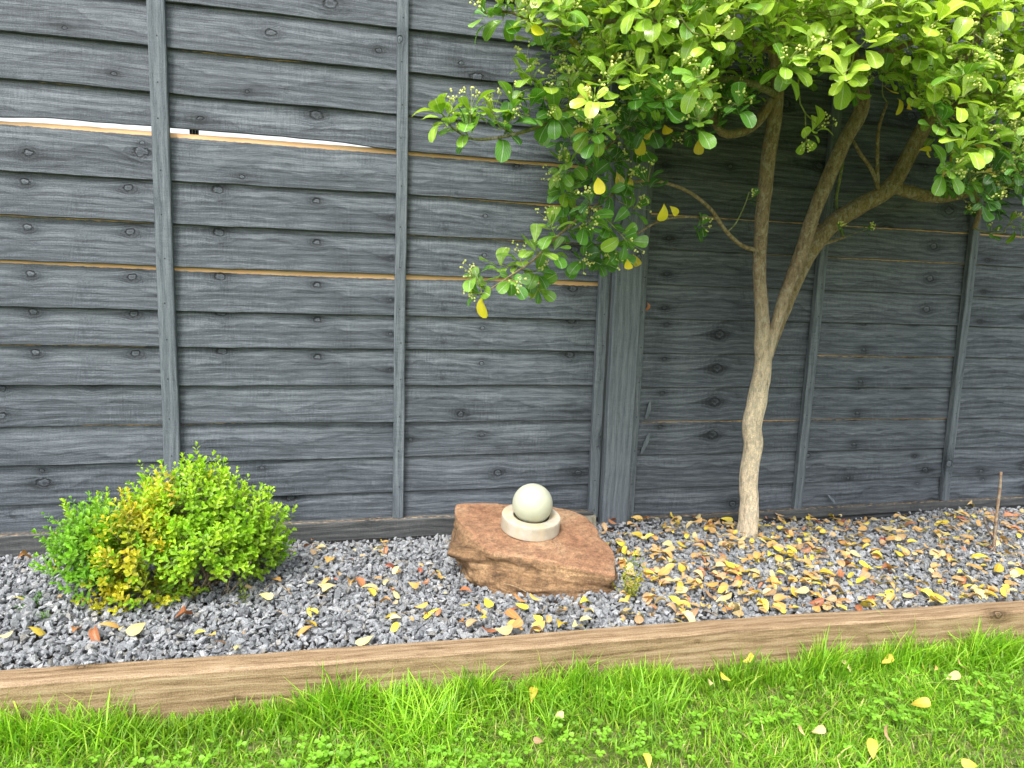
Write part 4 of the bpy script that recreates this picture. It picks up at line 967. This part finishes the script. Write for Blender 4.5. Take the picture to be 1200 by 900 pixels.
# loose dry twigs and stalks lying on the gravel
tw = Buf(); r = random.Random(8)
for k in range(60):
    p = at(r.uniform(250, 1195), r.uniform(635, 725), Z=.015); a_ = r.uniform(0, pi); L = r.uniform(.02, .06); d = Vector((cos(a_), sin(a_), r.uniform(-.1, .15)))*L
    tube(tw, smooth_path([(*p, .0008), (*(p+d*.5+Vector((r.uniform(-.005, .005), 0, .003))), .0008), (*(p+d), .0005)], 3), 4, lambda p_, o_: (.42, .30, .16))
tag(tw.build('dry_stalks', M_bark), 'thin dry leaf stalks scattered over the gravel', 'twigs', kind='stuff')

# ------------------------------------------------------------------ fallen leaves
fmesh = {}
def fleaf(sh, ck):
    if (sh, ck) not in fmesh:
        V_, Q_, UV_ = SHF[sh]; fmesh[(sh, ck)] = mesh_np('fallen_leaf', V_-[.5, 0, 0], Q_, M_fall[ck], uv=UV_, smooth=True)
    return fmesh[(sh, ck)]
CW = dict(bright='bright yellow', pale='pale cream', orange='orange', tan='tan brown', rust='rusty brown', red='dark red')
rl = random.Random(77)
def pick(mixw): return rl.choices(list(mixw), weights=list(mixw.values()))[0]
MIX_R = dict(bright=22, pale=22, orange=32, tan=22, rust=8, red=1); MIX_L = dict(bright=22, pale=22, orange=22, tan=22, rust=10, red=2)
items = []      # (px, py, colour, size, surface)
for px, py, ck, L in ((67, 656, 'bright', .05), (55, 667, 'orange', .05), (28, 652, 'orange', .045), (21, 703, 'bright', .035), (41, 736, 'bright', .045), (88, 737, 'rust', .04), (125, 732, 'orange', .045), (110, 742, 'rust', .045), (235, 741, 'bright', .028), (249, 746, 'orange', .034), (257, 752, 'rust', .03), (277, 760, 'pale', .035), (326, 682, 'orange', .035), (365, 714, 'bright', .032), (360, 734, 'orange', .04), (362, 730, 'bright', .036), (387, 687, 'pale', .04), (384, 680, 'orange', .035), (385, 658, 'orange', .05), (215, 717, 'rust', .075), (163, 738, 'pale', .05), (272, 706, 'pale', .03), (70, 702, 'orange', .025), (310, 698, 'pale', .04), (318, 660, 'bright', .03), (460, 720, 'bright', .05), (411, 681, 'orange', .05), (432, 684, 'pale', .05), (434, 690, 'bright', .04), (420, 678, 'rust', .04), (460, 684, 'orange', .03), (485, 680, 'orange', .045), (514, 668, 'orange', .035), (519, 669, 'pale', .035), (547, 685, 'rust', .04), (508, 712, 'bright', .05), (492, 711, 'orange', .035), (560, 712, 'orange', .035), (566, 712, 'pale', .035), (571, 699, 'bright', .045), (604, 722, 'orange', .045), (601, 710, 'rust', .04), (634, 733, 'orange', .045), (657, 731, 'bright', .052), (675, 734, 'pale', .045), (685, 707, 'bright', .045), (612, 702, 'rust', .04), (629, 701, 'orange', .035), (576, 740, 'rust', .045), (589, 741, 'pale', .045), (660, 715, 'orange', .04), (788, 707, 'bright', .042), (455, 661, 'red', .03), (492, 663, 'red', .028), (726, 742, 'tan', .04), (430, 751, 'pale', .05), (713, 637, 'bright', .045), (731, 649, 'bright', .04), (746, 649, 'bright', .045), (903, 652, 'bright', .055), (920, 653, 'bright', .055), (912, 648, 'bright', .04), (1017, 662, 'bright', .045), (1000, 661, 'bright', .04), (858, 736, 'bright', .06), (822, 742, 'bright', .05), (1150, 652, 'bright', .05), (1168, 668, 'bright', .05), (1198, 672, 'bright', .045), (1146, 688, 'pale', .05), (1085, 692, 'bright', .045), (950, 735, 'bright', .05), (968, 728, 'pale', .05), (1102, 706, 'bright', .05), (1020, 712, 'bright', .04), (970, 675, 'bright', .05), (1129, 672, 'rust', .045), (745, 630, 'bright', .045), (1030, 617, 'bright', .045)):
    items.append((px, py, ck, L, 'g'))
while len(items) < 640:
    px, py = rl.uniform(722, 1215), rl.uniform(601, 752)
    if py > 735-(px-800)*.068: continue
    dens = .92 if px < 1000 else .65
    if py < 650: dens = 1.0
    if rl.random() > dens: continue
    items.append((px, py, pick(MIX_R), rl.uniform(.024, .046), 'g'))
for k in range(110):
    px, py = rl.uniform(335, 540), rl.uniform(628, 740)
    if rl.random() < (py-628)/150 + .12: continue
    items.append((px, py, pick(MIX_L), rl.uniform(.014, .040), 'g'))
for k in range(16): items.append((rl.uniform(540, 720), rl.uniform(704, 738), pick(MIX_L), rl.uniform(.022, .04), 'g'))
for k in range(10): items.append((rl.uniform(0, 330), rl.uniform(650, 758), pick(MIX_L), rl.uniform(.018, .032), 'g'))
for k in range(300):
    px, py = rl.uniform(722, 1215), rl.uniform(600, 745)
    if py < 735-(px-800)*.068: items.append((px, py, pick(dict(orange=5, tan=6, rust=4, pale=4, bright=1)), rl.uniform(.010, .024), 'g'))
for k in range(120): items.append((rl.uniform(780, 1000), rl.uniform(600, 700), pick(MIX_R), rl.uniform(.018, .036), 'g'))
for k in range(90): items.append((rl.uniform(700, 1200), rl.uniform(600, 640), pick(MIX_R), rl.uniform(.022, .042), 'g'))
lawn_l = [(624, 815, 'bright', .05, 'yellow fallen leaf standing in the grass below the stone slab'), (652, 838, 'pale', .04, 'pale curled leaf on the lawn nearest below the slab'), (632, 868, 'tan', .03, 'tan scrap of leaf low in the lawn left of centre'), (759, 893, 'bright', .04, 'yellow leaf at the bottom edge of the lawn'), (874, 773, 'bright', .048, 'bright yellow leaf on the lawn close to the timber, under the trunk'), (850, 794, 'bright', .042, 'yellow leaf on the lawn just left of and below the one under the trunk'), (832, 800, 'pale', .035, 'pale crumpled leaf left of the yellow ones on the lawn'), (994, 779, 'pale', .055, 'largest pale cream leaf lying on the lawn near the timber'), (1038, 774, 'bright', .045, 'yellow leaf half buried in grass right of the large cream leaf'), (1082, 781, 'orange', .035, 'small orange leaf in the lawn below the timber at right'), (1097, 783, 'orange', .028, 'smallest orange leaf scrap on the right of the lawn'), (1127, 779, 'tan', .04, 'thin brown leaf lying flat on the lawn by the timber at right'), (1115, 793, 'pale', .045, 'pale cream upright leaf on the right of the lawn'), (1149, 801, 'bright', .048, 'bright yellow leaf on the lawn nearest the right edge'), (1075, 824, 'bright', .055, 'bright yellow pointed leaf upright in the middle of the right lawn'), (958, 856, 'tan', .04, 'tan curled leaf in the lower lawn'), (1040, 862, 'tan', .045, 'crumpled brown leaf near the bottom right of the lawn'), (1022, 880, 'bright', .05, 'long yellow leaf beside the crumpled brown leaf'), (1141, 896, 'bright', .045, 'yellow leaf at the bottom right corner of the lawn'), (940, 857, 'tan', .03, 'small tan leaf scrap left of the tan curled leaf'), (1130, 752, 'tan', .035, 'dry leaf leaning against the timber edging at right')]
items = [(p_, L, ck, sf, px, (L/((p_-CAM).length))) for (px, py, ck, L, sf) in items for p_ in [at(px, py, Z=.018)]]
items = [t for t in items if edge_back(t[0].x)+.012 < t[0].y < -.03]
def clear(p_):   # not inside the slab, the trunk or the shrub's foot
    dx, dy = p_.x-cen.x, p_.y-cen.y
    if math.hypot(dx, dy) < np.interp(math.atan2(dy, dx), th, np.maximum(rt, rb), period=2*pi)+.012: return False
    return math.hypot(p_.x-BASE.x, p_.y-BASE.y) > .032
items = [t for t in items if clear(t[0])]
items.sort(key=lambda t: -t[5])
litter = Buf(); NI = 278; fl = []
for k, (p_, L, ck, sf, px, _) in enumerate(items):
    sh = rl.randrange(len(SHF)); az = rl.uniform(0, 2*pi); L *= 1.0
    tilt = Vector((rl.gauss(0, .25), rl.gauss(0, .25)-.05, 1))
    if ck in ('rust', 'red'): sh = rl.choice((1, 2, 4, 5, 7))
    fr_ = frame(Vector((cos(az), sin(az), 0)), tilt.normalized())
    z = float(gheight(np.array(p_.x), np.array(p_.y)))+.0155+rl.uniform(0, .006)
    near = p_.y-edge_back(p_.x) < .05
    loc = Vector((p_.x, p_.y, z if not near else max(z, .022)))
    if k < NI:
        o = bpy.data.objects.new('fallen_leaf', fleaf(sh, ck)); C.objects.link(o)
        o.matrix_world = Matrix.Translation(loc) @ fr_.to_4x4() @ Matrix.Scale(L, 4)
        fl.append((o, ck, px, (p_.y-edge_back(p_.x))/(-.02-edge_back(p_.x)), L))
    else:
        V_, Q_, UV_ = SHF[sh]; c_ = np.array(LCOL[ck][0])*.5+np.array(LCOL[ck][1])*.5
        litter.add((V_-[.5, 0, 0])*L@np.array(fr_).T+np.array(loc[:]), Q_, a=c_*rl.uniform(.8, 1.1), uv=UV_)
XZ = [(90, 'left of the shrub'), (340, 'beside the shrub'), (430, 'just right of the shrub'), (520, 'left of the slab'), (620, 'under the slab left half'), (722, 'under the slab right half'), (775, 'just right of the slab'), (825, 'midway from slab to trunk'), (868, 'just left of the trunk'), (915, 'just right of the trunk'), (965, 'right of the trunk'), (1020, 'under the right batten pair'), (1080, 'right of the batten pair'), (1160, 'left of the bare stem'), (9999, 'right of the bare stem')]
XZ[11] = (1020, 'below the tree\'s right limb'); XZ[12] = (1080, 'further right of the trunk')
ORD = ['', 'first', 'second', 'third', 'fourth', 'fifth', 'sixth', 'seventh', 'eighth', 'ninth', 'tenth', 'eleventh', 'twelfth']; NUM = ['', 'one', 'two', 'three', 'four', 'five', 'six', 'seven', 'eight', 'nine', 'ten', 'eleven', 'twelve']
zones = {}
for t in fl:
    xz = next(w_ for lim, w_ in XZ if t[2] < lim); dz = 'by the timber' if t[3] < .22 else 'mid bed' if t[3] < .62 else 'near the fence'
    zones.setdefault((CW[t[1]], dz, xz), []).append(t)
for (cw, dz, xz), L_ in zones.items():
    L_.sort(key=lambda t: t[2])
    for i, t in enumerate(L_):
        sz = 'large ' if t[4] > .043 else 'small ' if t[4] < .032 else ''
        lab = f'{sz}{cw} fallen leaf on gravel {dz}, {xz}' if len(L_) == 1 else f'{ORD[min(i+1, 12)]} from left of {NUM[min(len(L_), 12)]} {cw} leaves {dz}, {xz}'
        tag(t[0], lab, 'leaf', 'fallen leaves on the gravel')
if litter.n: tag(litter.build('leaf_litter', M_fallc, None, smooth=True), 'small yellow and orange leaf litter scattered among the gravel', 'leaf litter', kind='stuff')
for (px, py, ck, L, lab) in lawn_l:
    p_ = at(px, py, Z=-.045); sh = rl.randrange(len(SHF)); az = rl.uniform(0, 2*pi)
    fr_ = frame(Vector((cos(az), sin(az)*.5, .4)), Vector((rl.uniform(-.4, .4), -.9, .8)))
    o = bpy.data.objects.new('fallen_leaf', fleaf(sh, ck)); C.objects.link(o)
    o.matrix_world = Matrix.Translation(p_) @ fr_.to_4x4() @ Matrix.Scale(L*.72, 4)
    tag(o, lab, 'leaf', 'fallen leaves on the lawn')
# dry curled leaf caught beside the post, and one on the right base rail
for px, py, Y, d, up, L, ck, lab in ((759, 358, -.012, (.1, -.2, -1), (.6, -1, 0), .030, 'rust', 'dry curled brown leaf caught on the fence right of the square post'), (1138, 590, -.028, (1, 0, .02), (0, -.5, 1), .040, 'tan', 'curled tan leaf lying on the base rail of the right fence panel')):
    o = bpy.data.objects.new('fallen_leaf', fleaf(5, ck)); C.objects.link(o)
    o.matrix_world = Matrix.Translation(at(px, py, Y=Y)) @ frame(Vector(d), Vector(up)).to_4x4() @ Matrix.Scale(L, 4); tag(o, lab, 'leaf')

# ------------------------------------------------------------------ lawn
def blades(n, xr, yf, h0, h1, w0, lean, cols, zb=-.084, clump=None, seed=0):
    r = np.random.default_rng(seed); x = r.uniform(*xr, n); y = yf(x, r)
    if clump is not None: x = x+clump[0]; y = y+clump[1]
    pat = np.sin(x*9+1)*np.sin(y*11+x*3)+.6*np.sin(x*23+y*17)*np.sin(y*31-x*8)
    h = r.uniform(h0, h1, n)*np.clip(1+.38*pat, .45, 1.6); a = r.uniform(0, 2*pi, n); ln = np.abs(r.normal(lean, .25, n))
    dx, dy = np.cos(a), np.sin(a); wa = a+pi/2+r.normal(0, .5, n); wx, wy = np.cos(wa), np.sin(wa); w = w0*r.uniform(.6, 1.3, n)
    P = []
    for t, ww in ((0, .8), (.35, 1.0), (.7, .75), (1.0, 0)):
        out = ln*h*(t**1.9)*.85; up = h*(t*(1-.32*np.minimum(ln, 1.6)*t))
        cx, cy, cz = x+dx*out, y+dy*out, zb+up
        if ww: P += [np.stack([cx-wx*w*ww/2, cy-wy*w*ww/2, cz], 1), np.stack([cx+wx*w*ww/2, cy+wy*w*ww/2, cz], 1)]
        else: P.append(np.stack([cx, cy, cz], 1))
    V = np.stack(P, 1).reshape(-1, 3); b = np.arange(n)*7
    Q = np.concatenate([np.stack([b, b+1, b+3, b+2], 1), np.stack([b+2, b+3, b+5, b+4], 1)]); T = np.stack([b+4, b+5, b+6], 1)
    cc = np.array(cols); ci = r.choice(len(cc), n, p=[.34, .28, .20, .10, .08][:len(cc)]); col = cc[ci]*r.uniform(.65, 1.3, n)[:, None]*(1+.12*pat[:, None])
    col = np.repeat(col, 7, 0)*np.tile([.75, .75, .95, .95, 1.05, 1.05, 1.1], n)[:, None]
    return V, Q, T, col
GC_ = [(.24, .49, .024), (.34, .60, .035), (.15, .36, .020), (.42, .57, .06), (.60, .54, .22)]
gb = Buf(); fe = lambda x: edge_back(x)-.058
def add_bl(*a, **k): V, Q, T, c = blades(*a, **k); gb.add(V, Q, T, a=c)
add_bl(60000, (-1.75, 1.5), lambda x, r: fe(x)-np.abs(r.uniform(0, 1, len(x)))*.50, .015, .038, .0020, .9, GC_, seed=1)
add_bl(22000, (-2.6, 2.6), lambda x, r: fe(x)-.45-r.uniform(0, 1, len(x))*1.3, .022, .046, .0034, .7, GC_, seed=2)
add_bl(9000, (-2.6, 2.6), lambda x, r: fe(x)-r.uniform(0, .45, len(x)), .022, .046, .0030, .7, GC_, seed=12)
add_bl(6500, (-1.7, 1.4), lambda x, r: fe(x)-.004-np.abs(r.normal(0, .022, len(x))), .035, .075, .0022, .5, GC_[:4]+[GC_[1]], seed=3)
rt_ = random.Random(6)
for k in range(70):
    cx = rt_.uniform(-1.5, 1.2); hh = rt_.uniform(.065, .125)
    def yf(x, r, cx=cx): return fe(x)-.012-np.abs(r.normal(0, .02, len(x)))
    add_bl(rt_.choice((22, 40, 60)), (cx-.035, cx+.035), yf, hh*.5, hh, .0026, .55, GC_[:4]+[GC_[1]], seed=100+k)
for cx, cy, n_, hh, c5 in ((-.30, -.80, 260, .085, (.30, .58, .05)), (-.18, -.80, 200, .085, (.30, .58, .05)), (-.60, -.80, 220, .085, GC_[1]), (-.42, -.76, 140, .095, GC_[1]), (-1.0, -.74, 160, .10, GC_[0]), (-.80, -.75, 120, .09, GC_[0]), (-.68, -.74, 120, .10, GC_[0]), (.62, -.80, 160, .095, GC_[0]), (.72, -.80, 140, .10, GC_[0]), (-1.15, -.75, 120, .09, GC_[0])):
    add_bl(n_, (cx-.08, cx+.08), lambda x, r, cy=cy: cy+r.normal(0, .028, len(x)), hh*.5, hh, .0030, .8, [c5, GC_[1], GC_[0], GC_[3], c5], seed=int(cx*1000)+5000)
# clover
rc = random.Random(14)
for k in range(520):
    if k < 330:
        gx_, gy_ = rc.choice(((-1.02, -.87), (-.86, -.90), (-.74, -.86), (-.50, -.90), (-.62, -.95), (-.20, -.93), (.06, -.90), (.30, -.93), (.55, -.88), (-.35, -.92), (.45, -.98), (-1.2, -.85)))
        x, y = gx_+rc.gauss(0, .05), gy_+rc.gauss(0, .035)
    else: x, y = rc.uniform(-1.5, 1.0), rc.uniform(-1.2, -.80)
    if y > edge_back(x)-.075: continue
    z = -.084+rc.uniform(.024, .042); s_ = rc.uniform(.0055, .0095); ph = rc.uniform(0, 6.28); c = np.array((.26, .54, .040))*rc.uniform(.7, 1.3)
    tl = Vector((rc.uniform(-.4, .4), rc.uniform(-.6, .2), 1)).normalized()
    for j in range(3):
        a_ = ph+j*2.094; fr_ = np.array(frame(Vector((cos(a_), sin(a_), 0)), tl))
        V_ = np.array([(0, 0, 0), (.45, -.42, .08), (.95, -.50, .06), (1.2, -.22, .0), (1.1, 0, -.05), (1.2, .22, 0), (.95, .50, .06), (.45, .42, .08), (.6, 0, -.08)])*s_
        gb.add(V_@fr_.T+np.array((x, y, z)), None, np.array([(8, i, (i+1) % 8) for i in range(8)]), a=c)
tag(gb.build('grass', M_grass), 'short bright green lawn grass with taller tufts and clover below the timber edging', 'grass', kind='stuff')
